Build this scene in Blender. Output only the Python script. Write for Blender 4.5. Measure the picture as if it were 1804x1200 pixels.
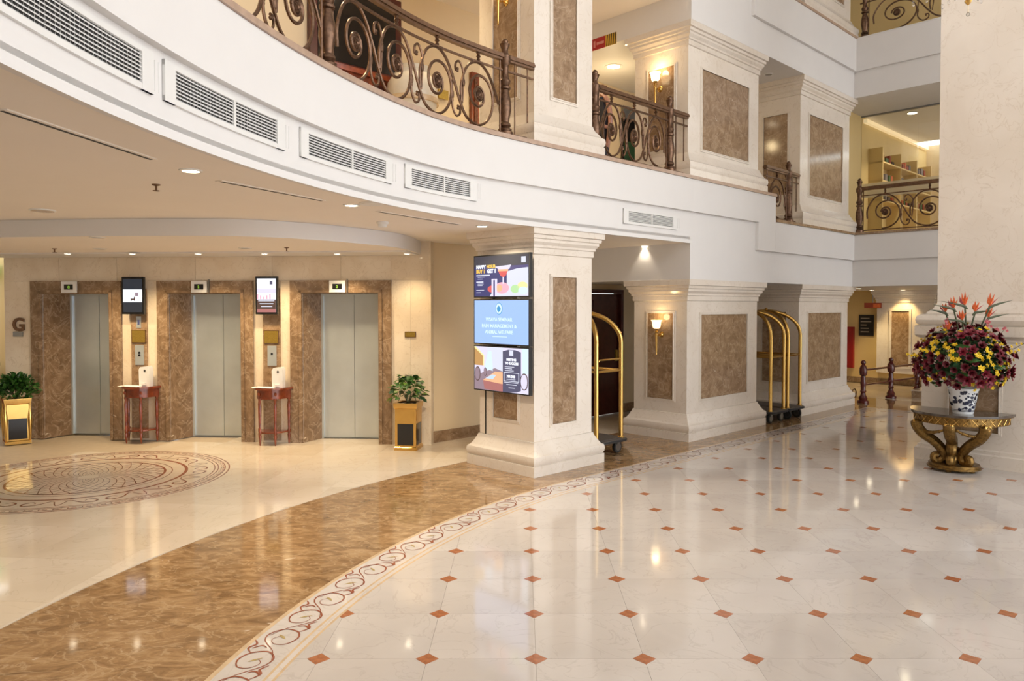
import bpy, bmesh, math, random
from mathutils import Vector, Matrix
random.seed(7)
R = math.radians
sc = bpy.context.scene
for o in list(bpy.data.objects): bpy.data.objects.remove(o)
C = sc.collection

# ------------------------------------------------------------------ camera
F, CX, HC, PIT = 1307.0, 919.0, 1.95, R(1.35)
CY = 539 + F * math.tan(PIT)
cam = bpy.data.cameras.new('camera'); cam.sensor_width = 36; cam.lens = F / 1804 * 36
cam.shift_x = -(CX - 902) / 1804; cam.shift_y = (CY - 600) / 1804
cam.clip_end = 200
camo = bpy.data.objects.new('camera', cam); C.objects.link(camo)
camo.location = (0, 0, HC); camo.rotation_euler = (R(90) - PIT, 0, 0)
sc.camera = camo
# ------------------------------------------------------------------ world / exposure
w = bpy.data.worlds.new('world'); sc.world = w; w.use_nodes = True
bg = w.node_tree.nodes['Background']; bg.inputs[0].default_value = (0.97, 0.985, 1.0, 1); bg.inputs[1].default_value = 2.75
sc.view_settings.view_transform = 'Standard'; sc.view_settings.look = 'None'
sc.view_settings.gamma = 1; sc.view_settings.exposure = 0.55; sc.view_settings.use_curve_mapping = False

# ------------------------------------------------------------------ pixel helpers
def ray(x, y):
    c0, c2 = (x - CX) / F, (CY - y) / F
    return (c0, math.cos(PIT) + c2 * math.sin(PIT), c2 * math.cos(PIT) - math.sin(PIT))
def atz(x, y, z=0.0):
    r = ray(x, y); t = (z - HC) / r[2]; return (r[0] * t, r[1] * t)
def proj(X, Y, Z):
    z = Z - HC; f = Y * math.cos(PIT) - z * math.sin(PIT); u = z * math.cos(PIT) + Y * math.sin(PIT)
    return CX + F * X / f, CY - F * u / f
TH = R(44.5); ct, st = math.cos(TH), math.sin(TH)
def W(u, w, z=None):                      # building frame (u along the colonnade, w away from the atrium) to world
    p = (u * ct - w * st, u * st + w * ct)
    return p if z is None else (p[0], p[1], z)
def UW(x, y): return (x * ct + y * st, -x * st + y * ct)
def u_at(px, w):                          # u of a point at depth plane w seen at pixel column px
    k = (px - CX) / F; return w * (st + k * ct) / (ct - k * st)
def w_at(px, u):
    k = (px - CX) / F; return u * (ct - k * st) / (st + k * ct)

# ------------------------------------------------------------------ materials
MATS = {}
def nt(name):
    m = bpy.data.materials.new(name); m.use_nodes = True; MATS[name] = m
    return m, m.node_tree, m.node_tree.nodes['Principled BSDF']
def plain(name, col, rough=0.5, metal=0.0, spec=0.5, bump=0.0, var=0.06, scale=12.0, coat=0.0):
    m, t, b = nt(name); n = t.nodes; l = t.links
    tc = n.new('ShaderNodeTexCoord'); no = n.new('ShaderNodeTexNoise'); no.inputs['Scale'].default_value = scale
    no.inputs['Detail'].default_value = 5
    l.new(tc.outputs['Object'], no.inputs['Vector'])
    r = n.new('ShaderNodeValToRGB'); e = r.color_ramp.elements
    e[0].color = tuple(max(0, c * (1 - var)) for c in col) + (1,); e[1].color = tuple(min(1, c * (1 + var)) for c in col) + (1,)
    e[0].position = .3; e[1].position = .7
    l.new(no.outputs[0], r.inputs[0]); l.new(r.outputs[0], b.inputs['Base Color'])
    b.inputs['Roughness'].default_value = rough; b.inputs['Metallic'].default_value = metal
    b.inputs['Specular IOR Level'].default_value = spec; b.inputs['Coat Weight'].default_value = coat
    if bump:
        bp = n.new('ShaderNodeBump'); bp.inputs['Strength'].default_value = bump; bp.inputs['Distance'].default_value = .01
        l.new(no.outputs[0], bp.inputs['Height']); l.new(bp.outputs[0], b.inputs['Normal'])
    return m
def emis(name, col, s, base=None):
    m, t, b = nt(name); b.inputs['Base Color'].default_value = (base or col) + (1,)
    b.inputs['Emission Color'].default_value = col + (1,); b.inputs['Emission Strength'].default_value = s
    b.inputs['Roughness'].default_value = .25
    return m
def cream_marble(name, a, b2, vein, rough, obrand=0.05, vscale=1.6, coords='Object'):
    m, t, b = nt(name); n = t.nodes; l = t.links
    tc = n.new('ShaderNodeTexCoord'); oi = n.new('ShaderNodeObjectInfo')
    ad = n.new('ShaderNodeVectorMath'); ad.operation = 'ADD'
    sc1 = n.new('ShaderNodeMath'); sc1.operation = 'MULTIPLY'; sc1.inputs[1].default_value = 40
    l.new(oi.outputs['Random'], sc1.inputs[0]); l.new(tc.outputs[coords], ad.inputs[0]); l.new(sc1.outputs[0], ad.inputs[1])
    n1 = n.new('ShaderNodeTexNoise'); n1.inputs['Scale'].default_value = vscale; n1.inputs['Detail'].default_value = 8; n1.inputs['Distortion'].default_value = .6
    n2 = n.new('ShaderNodeTexNoise'); n2.inputs['Scale'].default_value = vscale * 2.2; n2.inputs['Detail'].default_value = 10; n2.inputs['Distortion'].default_value = 1.6
    l.new(ad.outputs[0], n1.inputs['Vector']); l.new(ad.outputs[0], n2.inputs['Vector'])
    r1 = n.new('ShaderNodeValToRGB'); r1.color_ramp.elements[0].color = a + (1,); r1.color_ramp.elements[1].color = b2 + (1,)
    r1.color_ramp.elements[0].position = .35; r1.color_ramp.elements[1].position = .65
    l.new(n1.outputs[0], r1.inputs[0])
    r2 = n.new('ShaderNodeValToRGB'); e = r2.color_ramp.elements; e[0].position = .485; e[0].color = (0, 0, 0, 1); e[1].position = .5; e[1].color = (.55, .55, .55, 1)
    x = e.new(.515); x.color = (0, 0, 0, 1)
    l.new(n2.outputs[0], r2.inputs[0])
    mx = n.new('ShaderNodeMix'); mx.data_type = 'RGBA'; mx.inputs['B'].default_value = vein + (1,)
    l.new(r2.outputs[0], mx.inputs['Factor']); l.new(r1.outputs[0], mx.inputs['A'])
    hs = n.new('ShaderNodeHueSaturation')
    mr = n.new('ShaderNodeMapRange'); mr.inputs[3].default_value = 1 - obrand; mr.inputs[4].default_value = 1 + obrand
    l.new(oi.outputs['Random'], mr.inputs[0]); l.new(mr.outputs[0], hs.inputs['Value'])
    l.new(mx.outputs['Result'], hs.inputs['Color']); l.new(hs.outputs[0], b.inputs['Base Color'])
    b.inputs['Roughness'].default_value = rough
    return m
def brown_marble(name, rough=.12, k=1.0, ramp=((.17, .085, .032), (.30, .165, .070), (.46, .285, .135)), stretch=(1, 1, 1), vein=(.55, .40, .24), vs=.6):
    m, t, b = nt(name); n = t.nodes; l = t.links
    tc = n.new('ShaderNodeTexCoord')
    mp = n.new('ShaderNodeMapping'); mp.inputs['Scale'].default_value = stretch; l.new(tc.outputs['Object'], mp.inputs[0])
    n1 = n.new('ShaderNodeTexNoise'); n1.inputs['Scale'].default_value = 5 * k; n1.inputs['Detail'].default_value = 12; n1.inputs['Roughness'].default_value = .72; n1.inputs['Distortion'].default_value = 1.2
    n2 = n.new('ShaderNodeTexNoise'); n2.inputs['Scale'].default_value = 3.5 * k; n2.inputs['Detail'].default_value = 12; n2.inputs['Distortion'].default_value = 1.4
    n3 = n.new('ShaderNodeTexNoise'); n3.inputs['Scale'].default_value = 9 * k; n3.inputs['Detail'].default_value = 4; n3.inputs['Distortion'].default_value = 1.0
    for q in (n1, n2, n3): l.new(mp.outputs[0], q.inputs['Vector'])
    r = n.new('ShaderNodeValToRGB'); e = r.color_ramp.elements
    e[0].position = .28; e[0].color = ramp[0] + (1,); e[1].position = .74; e[1].color = ramp[2] + (1,)
    e.new(.5).color = ramp[1] + (1,)
    l.new(n1.outputs[0], r.inputs[0])
    r2 = n.new('ShaderNodeValToRGB'); e = r2.color_ramp.elements; e[0].position = .475; e[0].color = (0, 0, 0, 1); e[1].position = .5; e[1].color = (vs, vs, vs, 1); e.new(.525).color = (0, 0, 0, 1)
    l.new(n2.outputs[0], r2.inputs[0])
    mx = n.new('ShaderNodeMix'); mx.data_type = 'RGBA'; mx.inputs['B'].default_value = vein + (1,)
    l.new(r2.outputs[0], mx.inputs['Factor']); l.new(r.outputs[0], mx.inputs['A'])
    r3 = n.new('ShaderNodeValToRGB'); e = r3.color_ramp.elements; e[0].position = .70; e[0].color = (0, 0, 0, 1); e[1].position = .76; e[1].color = (.8, .8, .8, 1)
    l.new(n3.outputs[0], r3.inputs[0])
    m2 = n.new('ShaderNodeMix'); m2.data_type = 'RGBA'; m2.inputs['B'].default_value = (.72, .60, .46, 1)
    l.new(r3.outputs[0], m2.inputs['Factor']); l.new(mx.outputs['Result'], m2.inputs['A'])
    l.new(m2.outputs['Result'], b.inputs['Base Color']); b.inputs['Roughness'].default_value = rough
    return m
cream_marble('pillar_marble', (.73, .655, .57), (.79, .72, .64), (.62, .53, .43), .16)
cream_marble('tile_marble', (.52, .475, .44), (.58, .535, .50), (.45, .40, .365), .07, .045, 1.2)
cream_marble('lobby_marble', (.62, .525, .41), (.69, .60, .49), (.54, .45, .34), .07, .03, 1.0)
cream_marble('wall_marble', (.72, .60, .45), (.80, .70, .56), (.60, .48, .34), .13, .04, 2.0)
brown_marble('brown_marble', .12, 1.05, ((.17, .10, .052), (.30, .195, .115), (.47, .335, .215)), vein=(.60, .46, .33), vs=.32)
brown_marble('brown_lift', .12, 1.0, ((.13, .078, .042), (.25, .16, .093), (.41, .285, .185)), vein=(.62, .48, .34), vs=.35)
brown_marble('brown_floor', .07, 1.1, ((.12, .062, .024), (.29, .170, .078), (.50, .335, .18)), (.8, 1.45, 1), vs=.45)
plain('red_stone', (.36, .13, .055), .10, var=.25, scale=30)
plain('scroll_stone', (.27, .08, .045), .12, var=.2, scale=20)
plain('olive_stone', (.42, .32, .14), .12)
plain('tan_stone', (.58, .43, .27), .12, var=.12)
plain('coping_stone', (.44, .31, .23), .2, var=.12)
plain('joint', (.42, .34, .25), .5)
plain('white_paint', (.73, .71, .695), .55, var=.012, scale=3)
plain('ceiling_paint', (.86, .80, .73), .7, var=.01, scale=2)
plain('cream_paint', (.76, .62, .41), .6, var=.02, scale=2)
plain('warm_paint', (.74, .55, .25), .6, var=.02, scale=2)
plain('white_plastic', (.78, .78, .77), .35, var=.01)
plain('grille_white', (.74, .73, .71), .4, var=.01)
plain('dark_void', (.05, .05, .05), .8)
plain('black_gloss', (.008, .008, .010), .12)
plain('black_matte', (.015, .014, .013), .6)
plain('brass', (.66, .42, .13), .18, 1.0, var=.05)
plain('old_gold', (.20, .115, .032), .34, .8, var=.45, scale=40, bump=.4)
plain('gold_plate', (.52, .36, .08), .3, .8, var=.12, scale=60)
plain('bronze_iron', (.135, .075, .045), .34, .75, var=.4, scale=30, bump=.2)
plain('rail_bronze', (.16, .085, .045), .30, .45, var=.25, scale=20)
plain('steel', (.58, .635, .67), .30, .6, var=.06, scale=3)
plain('steel_dark', (.30, .31, .32), .35, 1.0)
plain('chrome', (.75, .75, .76), .1, 1.0)
plain('red_wood', (.20, .042, .016), .18, var=.35, scale=14, coat=.3)
plain('dark_wood', (.075, .013, .011), .25, var=.15, scale=10, coat=.2)
plain('post_wood', (.09, .014, .012), .22, var=.3, scale=14, coat=.2)
plain('trolley_deck', (.085, .070, .062), .55, var=.2, scale=50)
plain('rubber', (.02, .02, .02), .6)
plain('grey_panel', (.16, .165, .17), .5)
plain('leaf_green', (.030, .105, .014), .45, var=.5, scale=30)
plain('leaf_dark', (.012, .055, .012), .45, var=.5, scale=30)
plain('leaf_lime', (.13, .25, .03), .45, var=.4, scale=30)
plain('petal_red', (.17, .004, .017), .5, var=.4, scale=60)
plain('petal_crimson', (.10, .003, .010), .5, var=.4, scale=60)
plain('petal_yellow', (.80, .56, .02), .5, var=.2, scale=60)
plain('petal_orange', (.72, .16, .05), .45, var=.3, scale=60)
plain('petal_pink', (.50, .12, .13), .5, var=.3)
plain('stem', (.06, .075, .035), .5)
plain('porcelain', (.72, .74, .76), .08, var=.02)
plain('cobalt', (.012, .016, .045), .1, var=.3)
plain('grey_marble', (.085, .066, .055), .06, var=.4, scale=9)
plain('sign_black', (.012, .010, .010), .3)
plain('sign_text', (.32, .27, .22), .5)
plain('fire_red', (.33, .012, .012), .35)
plain('tape_red', (.40, .015, .02), .4); plain('tape_yellow', (.60, .36, .03), .4)
plain('tape_text', (.62, .25, .22), .4)
plain('paper', (.82, .80, .78), .6, var=.01)
plain('dark_cloth', (.012, .012, .022), .7, var=.3, scale=20)
plain('carved_wood', (.13, .045, .020), .3, var=.5, scale=30, bump=.5)
plain('carved_pink', (.42, .20, .14), .4, var=.3, scale=30)
plain('book_red', (.34, .06, .03), .6); plain('book_green', (.06, .14, .05), .6); plain('book_tan', (.42, .27, .12), .6); plain('book_dark', (.06, .035, .03), .6); plain('book_grey', (.20, .17, .18), .6)
plain('shelf_wood', (.13, .055, .025), .4, var=.2)
plain('urn_white', (.66, .60, .50), .3)
emis('lamp_disc', (1.0, .86, .62), 14.0); emis('lamp_warm', (1.0, .74, .38), 5.0)
emis('sconce_glass', (1.0, .70, .34), 1.6, (.9, .8, .6))
emis('sconce_bright', (1.0, .78, .45), 3.2, (.9, .8, .6))
emis('exit_green', (.02, .55, .16), .6); emis('led_green', (.22, .42, .05), .5); emis('lit_cove', (1, .80, .50), .35)
for nm, col, s in [('navy', (.035, .04, .16), .8), ('navy2', (.07, .06, .20), .8), ('grey', (.05, .05, .07), .8), ('pale', (.66, .68, .80), .85), ('blue', (.33, .50, .90), .85),
                   ('blue2', (.52, .68, .98), .85), ('white', (.85, .88, 1.0), .95), ('ice', (.60, .78, .98), .9), ('logo', (.05, .30, .60), .8), ('gold', (.75, .48, .08), .9),
                   ('red', (.70, .10, .10), .8), ('pink', (.85, .40, .50), .85), ('peach', (.85, .45, .25), .85), ('lime', (.45, .70, .35), .85), ('yellow', (.85, .75, .35), .85),
                   ('rose', (.48, .18, .17), .7), ('tan', (.62, .34, .12), .7), ('lilac', (.70, .66, .85), .85), ('slate', (.085, .085, .15), .8), ('brown', (.10, .05, .04), .7),
                   ('night', (.018, .024, .035), .8), ('teal', (.05, .20, .28), .7), ('mauve', (.35, .25, .30), .7)]:
    emis('scr_' + nm, col, s, (.01, .01, .01))
def glass(name, tint, rough, alpha):
    m, t, b = nt(name); n = t.nodes; l = t.links
    tr = n.new('ShaderNodeBsdfTransparent'); tr.inputs[0].default_value = tint + (1,)
    gl = n.new('ShaderNodeBsdfGlossy'); gl.inputs['Roughness'].default_value = rough
    fr = n.new('ShaderNodeFresnel'); fr.inputs[0].default_value = 1.45
    mx = n.new('ShaderNodeMixShader'); l.new(fr.outputs[0], mx.inputs[0]); l.new(tr.outputs[0], mx.inputs[1]); l.new(gl.outputs[0], mx.inputs[2])
    m2 = n.new('ShaderNodeMixShader'); m2.inputs[0].default_value = alpha
    df = n.new('ShaderNodeBsdfDiffuse'); df.inputs[0].default_value = (.85, .75, .55, 1)
    l.new(mx.outputs[0], m2.inputs[1]); l.new(df.outputs[0], m2.inputs[2]); l.new(m2.outputs[0], n['Material Output'].inputs[0])
    return m
glass('clear_glass', (.95, .96, .93), .0, .0); glass('frosted_band', (.9, .9, .85), .2, .45); glass('crystal', (.93, .93, .95), .02, .08)

# ------------------------------------------------------------------ mesh builder
class MB:
    def __init__(s): s.v = []; s.f = []
    def add(s, vs, fs):
        o = len(s.v); s.v += [tuple(p) for p in vs]; s.f += [tuple(i + o for i in f) for f in fs]; return s
    def box(s, x0, x1, y0, y1, z0, z1):
        x0, x1 = min(x0, x1), max(x0, x1); y0, y1 = min(y0, y1), max(y0, y1); z0, z1 = min(z0, z1), max(z0, z1)
        return s.add([(x0, y0, z0), (x1, y0, z0), (x1, y1, z0), (x0, y1, z0), (x0, y0, z1), (x1, y0, z1), (x1, y1, z1), (x0, y1, z1)],
                     [(0, 3, 2, 1), (4, 5, 6, 7), (0, 1, 5, 4), (1, 2, 6, 5), (2, 3, 7, 6), (3, 0, 4, 7)])
    def prism(s, poly, z0, z1, bottom=True):
        n = len(poly); a = sum(poly[i][0] * poly[(i + 1) % n][1] - poly[(i + 1) % n][0] * poly[i][1] for i in range(n))
        if a < 0: poly = poly[::-1]
        vs = [(p[0], p[1], z0) for p in poly] + [(p[0], p[1], z1) for p in poly]
        fs = [tuple(range(n, 2 * n))] + ([tuple(range(n - 1, -1, -1))] if bottom else [])
        fs += [(i, (i + 1) % n, n + (i + 1) % n, n + i) for i in range(n)]
        return s.add(vs, fs)
    def rloft(s, x0, x1, y0, y1, prof, cap=True):       # rectangular rings of (offset, z)
        vs = []; fs = []
        for o, z in prof: vs += [(x0 - o, y0 - o, z), (x1 + o, y0 - o, z), (x1 + o, y1 + o, z), (x0 - o, y1 + o, z)]
        up = prof[-1][1] > prof[0][1]
        for k in range(len(prof) - 1):
            for i in range(4):
                q = (k * 4 + i, k * 4 + (i + 1) % 4, k * 4 + 4 + (i + 1) % 4, k * 4 + 4 + i); fs.append(q if up else q[::-1])
        if cap:
            b, t = (0, 1, 2, 3), tuple(len(vs) - 4 + i for i in range(4))
            fs += [b[::-1], t] if up else [b, t[::-1]]
        return s.add(vs, fs)
    def lathe(s, prof, seg=16, c=(0, 0, 0), sx=1.0, sy=1.0):
        vs = []; fs = []; n = len(prof)
        for r, z in prof:
            for i in range(seg):
                a = 2 * math.pi * i / seg; vs.append((c[0] + r * math.cos(a) * sx, c[1] + r * math.sin(a) * sy, c[2] + z))
        up = prof[-1][1] >= prof[0][1]
        for k in range(n - 1):
            for i in range(seg):
                q = (k * seg + i, k * seg + (i + 1) % seg, (k + 1) * seg + (i + 1) % seg, (k + 1) * seg + i); fs.append(q if up else q[::-1])
        lo, hi = tuple(range(seg)), tuple(range((n - 1) * seg, n * seg))
        fs += [lo[::-1], hi] if up else [lo, hi[::-1]]
        return s.add(vs, fs)
    def tube(s, pts, r, seg=8, closed=False, flat=None):
        pts = [Vector(p) for p in pts]; n = len(pts); rr = r if isinstance(r, (list, tuple)) else [r] * n
        T = []
        for i in range(n):
            a = pts[(i - 1) % n] if (closed or i > 0) else pts[0]; b = pts[(i + 1) % n] if (closed or i < n - 1) else pts[-1]
            t = (b - a); T.append(t.normalized() if t.length > 1e-9 else Vector((0, 0, 1)))
        up = Vector((0, 0, 1)) if abs(T[0].z) < .9 else Vector((1, 0, 0))
        nx = T[0].cross(up).normalized(); vs = []; fs = []
        for i in range(n):
            nx = (nx - T[i] * nx.dot(T[i]))
            nx = nx.normalized() if nx.length > 1e-6 else T[i].orthogonal().normalized()
            ny = T[i].cross(nx)
            for k in range(seg):
                a = 2 * math.pi * k / seg; vs.append(pts[i] + (nx * math.cos(a) + ny * math.sin(a)) * rr[i])
        m = n if closed else n - 1
        for i in range(m):
            j = (i + 1) % n
            for k in range(seg): fs.append((i * seg + k, i * seg + (k + 1) % seg, j * seg + (k + 1) % seg, j * seg + k))
        if not closed: fs += [tuple(range(seg))[::-1], tuple(range((n - 1) * seg, n * seg))]
        return s.add(vs, fs)
    def ball(s, c, r, sx=1, sy=1, sz=1, seg=10, rings=6):
        prof = [(max(1e-4, r * math.sin(math.pi * k / rings)), -r * math.cos(math.pi * k / rings) * sz) for k in range(rings + 1)]
        return s.lathe(prof, seg, c, sx, sy)
    def rod(s, a, b, r, seg=8): return s.tube([a, b], r, seg)
    def ribbon(s, pts, wd, z):                           # flat inlaid strip
        n = len(pts); L = []; 
        ww = wd if isinstance(wd, (list, tuple)) else [wd] * n
        for i in range(n):
            a = pts[max(0, i - 1)]; b = pts[min(n - 1, i + 1)]; dx, dy = b[0] - a[0], b[1] - a[1]; d = math.hypot(dx, dy) or 1
            nx, ny = -dy / d * ww[i] / 2, dx / d * ww[i] / 2
            L += [(pts[i][0] + nx, pts[i][1] + ny, z), (pts[i][0] - nx, pts[i][1] - ny, z)]
        return s.add(L, [(2 * i + 1, 2 * i + 3, 2 * i + 2, 2 * i) for i in range(n - 1)])
    def band(s, path, o0, o1, z0, z1):                   # solid swept along a plan path between two side offsets
        A = offset(path, o0); B = offset(path, o1); n = len(path)
        vs = [(p[0], p[1], z0) for p in A] + [(p[0], p[1], z0) for p in B] + [(p[0], p[1], z1) for p in A] + [(p[0], p[1], z1) for p in B]
        fs = []
        for i in range(n - 1):
            a, b, c, d = i, i + 1, n + i, n + i + 1
            fs += [(a, b, d, c)[::1], (2 * n + a, 2 * n + c, 2 * n + d, 2 * n + b), (a, 2 * n + a, 2 * n + b, b), (c, d, 2 * n + d, 2 * n + c)]
        fs += [(0, n, 3 * n, 2 * n), (n - 1, 3 * n - 1, 4 * n - 1, 2 * n - 1)]
        return s.add(vs, fs)
    def xf(s, m):
        s.v = [tuple(m @ Vector(p)) for p in s.v]; return s
    def mesh(s, name, mat, ang=35):
        me = bpy.data.meshes.new(name); me.from_pydata(s.v, [], s.f)
        bm = bmesh.new(); bm.from_mesh(me); bmesh.ops.recalc_face_normals(bm, faces=bm.faces); bm.to_mesh(me); bm.free()
        me.materials.append(MATS[mat])
        if ang: me.polygons.foreach_set('use_smooth', [True] * len(me.polygons)); me.set_sharp_from_angle(angle=R(ang))
        me.update(); return me
    def build(s, name, mat, parent=None, loc=(0, 0, 0), rz=0.0, ang=35):
        o = bpy.data.objects.new(name, s.mesh(name, mat, ang)); C.objects.link(o)
        o.location = loc; o.rotation_euler = (0, 0, rz)
        if parent is not None: o.parent = parent
        return o
def inst(name, me, parent=None, loc=(0, 0, 0), rot=(0, 0, 0), scale=(1, 1, 1)):
    o = bpy.data.objects.new(name, me); C.objects.link(o); o.location = loc; o.rotation_euler = rot; o.scale = scale
    if parent is not None: o.parent = parent
    return o
def offset(path, o):
    if o == 0: return list(path)
    n = len(path); out = []
    for i in range(n):
        a = path[max(0, i - 1)]; b = path[min(n - 1, i + 1)]; dx, dy = b[0] - a[0], b[1] - a[1]; d = math.hypot(dx, dy)
        out.append((path[i][0] - dy / d * o, path[i][1] + dx / d * o))
    return out
def tag(o, label=None, cat=None, group=None, kind=None):
    if label: o['label'] = label
    if cat: o['category'] = cat
    if group: o['group'] = group
    if kind: o['kind'] = kind
    return o
def thing(name, label, cat, loc=(0, 0, 0), rz=0.0, group=None):
    o = bpy.data.objects.new(name, None); C.objects.link(o); o.location = loc; o.rotation_euler = (0, 0, rz); o.empty_display_size = .1
    return tag(o, label, cat, group)
def struct(o, label=None): return tag(o, label, None, None, 'structure')
def spline(P, n=10, closed=False):
    out = []; N = len(P)
    for i in range(N if closed else N - 1):
        p0 = P[(i - 1) % N] if (closed or i > 0) else P[0]; p1 = P[i]; p2 = P[(i + 1) % N]; p3 = P[(i + 2) % N] if (closed or i + 2 < N) else P[-1]
        for k in range(n):
            t = k / n; out.append(tuple(.5 * (2 * b + (c - a) * t + (2 * a - 5 * b + 4 * c - d) * t * t + (-a + 3 * b - 3 * c + d) * t ** 3) for a, b, c, d in zip(p0, p1, p2, p3)))
    if not closed: out.append(tuple(P[-1]))
    return out
def text(s, size, mat, parent, loc, rz=0.0, name='lettering', bold=0.0, align='LEFT', flat=True):
    cu = bpy.data.curves.new('t', 'FONT'); cu.body = s; cu.size = size; cu.align_x = align; cu.offset = bold; cu.extrude = .0006; cu.resolution_u = 3
    o = bpy.data.objects.new('t', cu); C.objects.link(o)
    me = bpy.data.meshes.new_from_object(o); bpy.data.objects.remove(o); bpy.data.curves.remove(cu)
    me.transform(Matrix.Rotation(R(90), 4, 'X')); me.materials.clear(); me.materials.append(MATS[mat])
    return inst(name, me, parent, loc, (0, 0, rz))

# ------------------------------------------------------------------ plan curves
AC, AR = (6.48, 3.094), 8.425
raw = []
a = R(292)  # arc runs on unseen behind the camera, to shut out daylight there
while True:
    p = (AC[0] + AR * math.cos(a), AC[1] + AR * math.sin(a)); uw = UW(*p)
    if uw[1] >= 5.85 and a < R(170): break
    raw.append(p); a -= .05 / AR
u0 = UW(*raw[-1])[0]
while u0 < 9.6: u0 += .05; raw.append(W(u0, 5.85))
def smooth(P, k):
    out = []
    for i in range(len(P)):
        h = min(k, i, len(P) - 1 - i); out.append((sum(P[j][0] for j in range(i - h, i + h + 1)) / (2 * h + 1), sum(P[j][1] for j in range(i - h, i + h + 1)) / (2 * h + 1)))
    return out
PATH = smooth(smooth(raw, 14), 10)
PATH = [p for p in PATH if UW(*p)[0] <= 9.1 or p[1] < 5][::2]
PATH.append(W(9.10, 5.85))
def sub(path, a, b, step=1): return path[a:b:step]
def idx_px(path, px, z):
    return min(range(len(path)), key=lambda i: abs(proj(path[i][0], path[i][1], z)[0] - px) if path[i][1] > .8 else 1e9)

Z1, Z1T = 2.85, 3.74       # gallery slab over the lift lobby
Z2, Z2T = 2.33, 3.33       # lower slab by the wide pillars
Z3, Z3A, Z3T = 6.0, 6.4, 7.12
UB, UWG = 9.10, 14.85      # where the deep beam starts, plane of the right wing

# ------------------------------------------------------------------ floor
FC = (5.685, 2.97); RO, RI, RB = 7.385, 7.02, 8.95
UT = UW(*FC)[0]
def fpath(rad, uend, a0=250):
    pts = []; w_ = UW(*FC)[1] + rad; aT = TH + R(90)
    n = 90
    for i in range(n): 
        a = R(a0) + (aT - R(a0)) * i / n; pts.append((FC[0] + rad * math.cos(a), FC[1] + rad * math.sin(a)))
    k = int((uend - UT) / .3); pts += [W(UT + (uend - UT) * i / k, w_) for i in range(k + 1)]
    return pts
WI = UW(*FC)[1] + RI; WO = UW(*FC)[1] + RO; WB = UW(*FC)[1] + RB
UI, UO, UBn = 14.40, 14.76, 16.3
floor = MB().box(-14, 22, -8, 24, -.12, -.012).build('floor', 'joint'); struct(floor, 'polished marble lobby floor with inlaid border and diamonds')
inner = fpath(RI, UI); outer = fpath(RO, UO); brown = fpath(RB, UBn)
VEND = -4.0
fieldpoly = inner + [W(UI, VEND)] + [W(5, -8)]
def clip(poly, p, q):          # keep the right side of p->q
    out = []; n = len(poly)
    f = lambda r: (q[0] - p[0]) * (r[1] - p[1]) - (q[1] - p[1]) * (r[0] - p[0])
    for i in range(n):
        a, b = poly[i], poly[(i + 1) % n]; fa, fb = f(a), f(b)
        if fa <= 0: out.append(a)
        if fa * fb < 0: t = fa / (fa - fb); out.append((a[0] + (b[0] - a[0]) * t, a[1] + (b[1] - a[1]) * t))
    return out
edges = list(zip(inner, inner[1:])) + [(W(UI, WI), W(UI, VEND))]
def clip_field(poly):
    cx = sum(p[0] for p in poly) / len(poly); cy = sum(p[1] for p in poly) / len(poly); full = True
    for p, q in edges:
        if min(math.hypot(cx - p[0], cy - p[1]), math.hypot(cx - q[0], cy - q[1])) > 1.2 and (p, q) != edges[-1]: continue
        r = clip(poly, p, q)
        if len(r) != len(poly) or r != poly: full = False
        poly = r
        if len(poly) < 3: return None, False
    return poly, full
def inside(p):
    u, w_ = UW(*p)
    if u > UI + .5: return False
    if u < UT: return math.hypot(p[0] - FC[0], p[1] - FC[1]) < RI + .5
    return w_ < WI + .5
T = .6; cut = .065; g = .0007
octo = [(-T/2 + cut, -T/2 + g), (T/2 - cut, -T/2 + g), (T/2 - g, -T/2 + cut), (T/2 - g, T/2 - cut), (T/2 - cut, T/2 - g), (-T/2 + cut, T/2 - g), (-T/2 + g, T/2 - cut), (-T/2 + g, -T/2 + cut)]
tile_me = MB().prism(octo, -.012, 0, False).mesh('tile', 'tile_marble', 0)
dq = cut - .001; dia = [(0, -dq), (dq, 0), (0, dq), (-dq, 0)]
dia_me = MB().prism(dia, -.012, .0002, False).mesh('diamond_tile', 'red_stone', 0)
GX, GY = .078, 4.055
cells = []; dias = []
for i in range(-6, 24):
    for j in range(-8, 26):
        X, Y = GX + T * i, GY + T * j
        for (x, y, L) in ((X + T/2, Y + T/2, cells), (X, Y, dias)):
            if inside((x, y)) and y > -1:
                vis = abs(x / max(y, .3)) < .85 and y > 3
                L.append((0 if vis else 1, math.hypot(x, y), x, y))
cells.sort(); dias.sort()
def place(L, base, me, mat, name):
    rest = MB(); cnt = 0
    for vis, d, x, y in L:
        poly = [(p[0] + x, p[1] + y) for p in base]; pl, full = clip_field(poly)
        if not pl: continue
        if cnt < 295 and vis == 0:
            cnt += 1
            if full: inst(name, me, floor, (x, y, 0))
            else: MB().prism([(p[0] - x, p[1] - y) for p in pl], -.012, 0.0 if name == 'tile' else .0002, False).build(name, mat, floor, (x, y, 0), 0, 0)
        else: rest.prism(pl, -.012, 0, False)
    if rest.v: tag(rest.build(name + '_remainder', mat, floor, ang=0), kind='stuff')
place(cells, octo, tile_me, 'tile_marble', 'tile')
place(dias, dia, dia_me, 'red_stone', 'diamond_tile')
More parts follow.
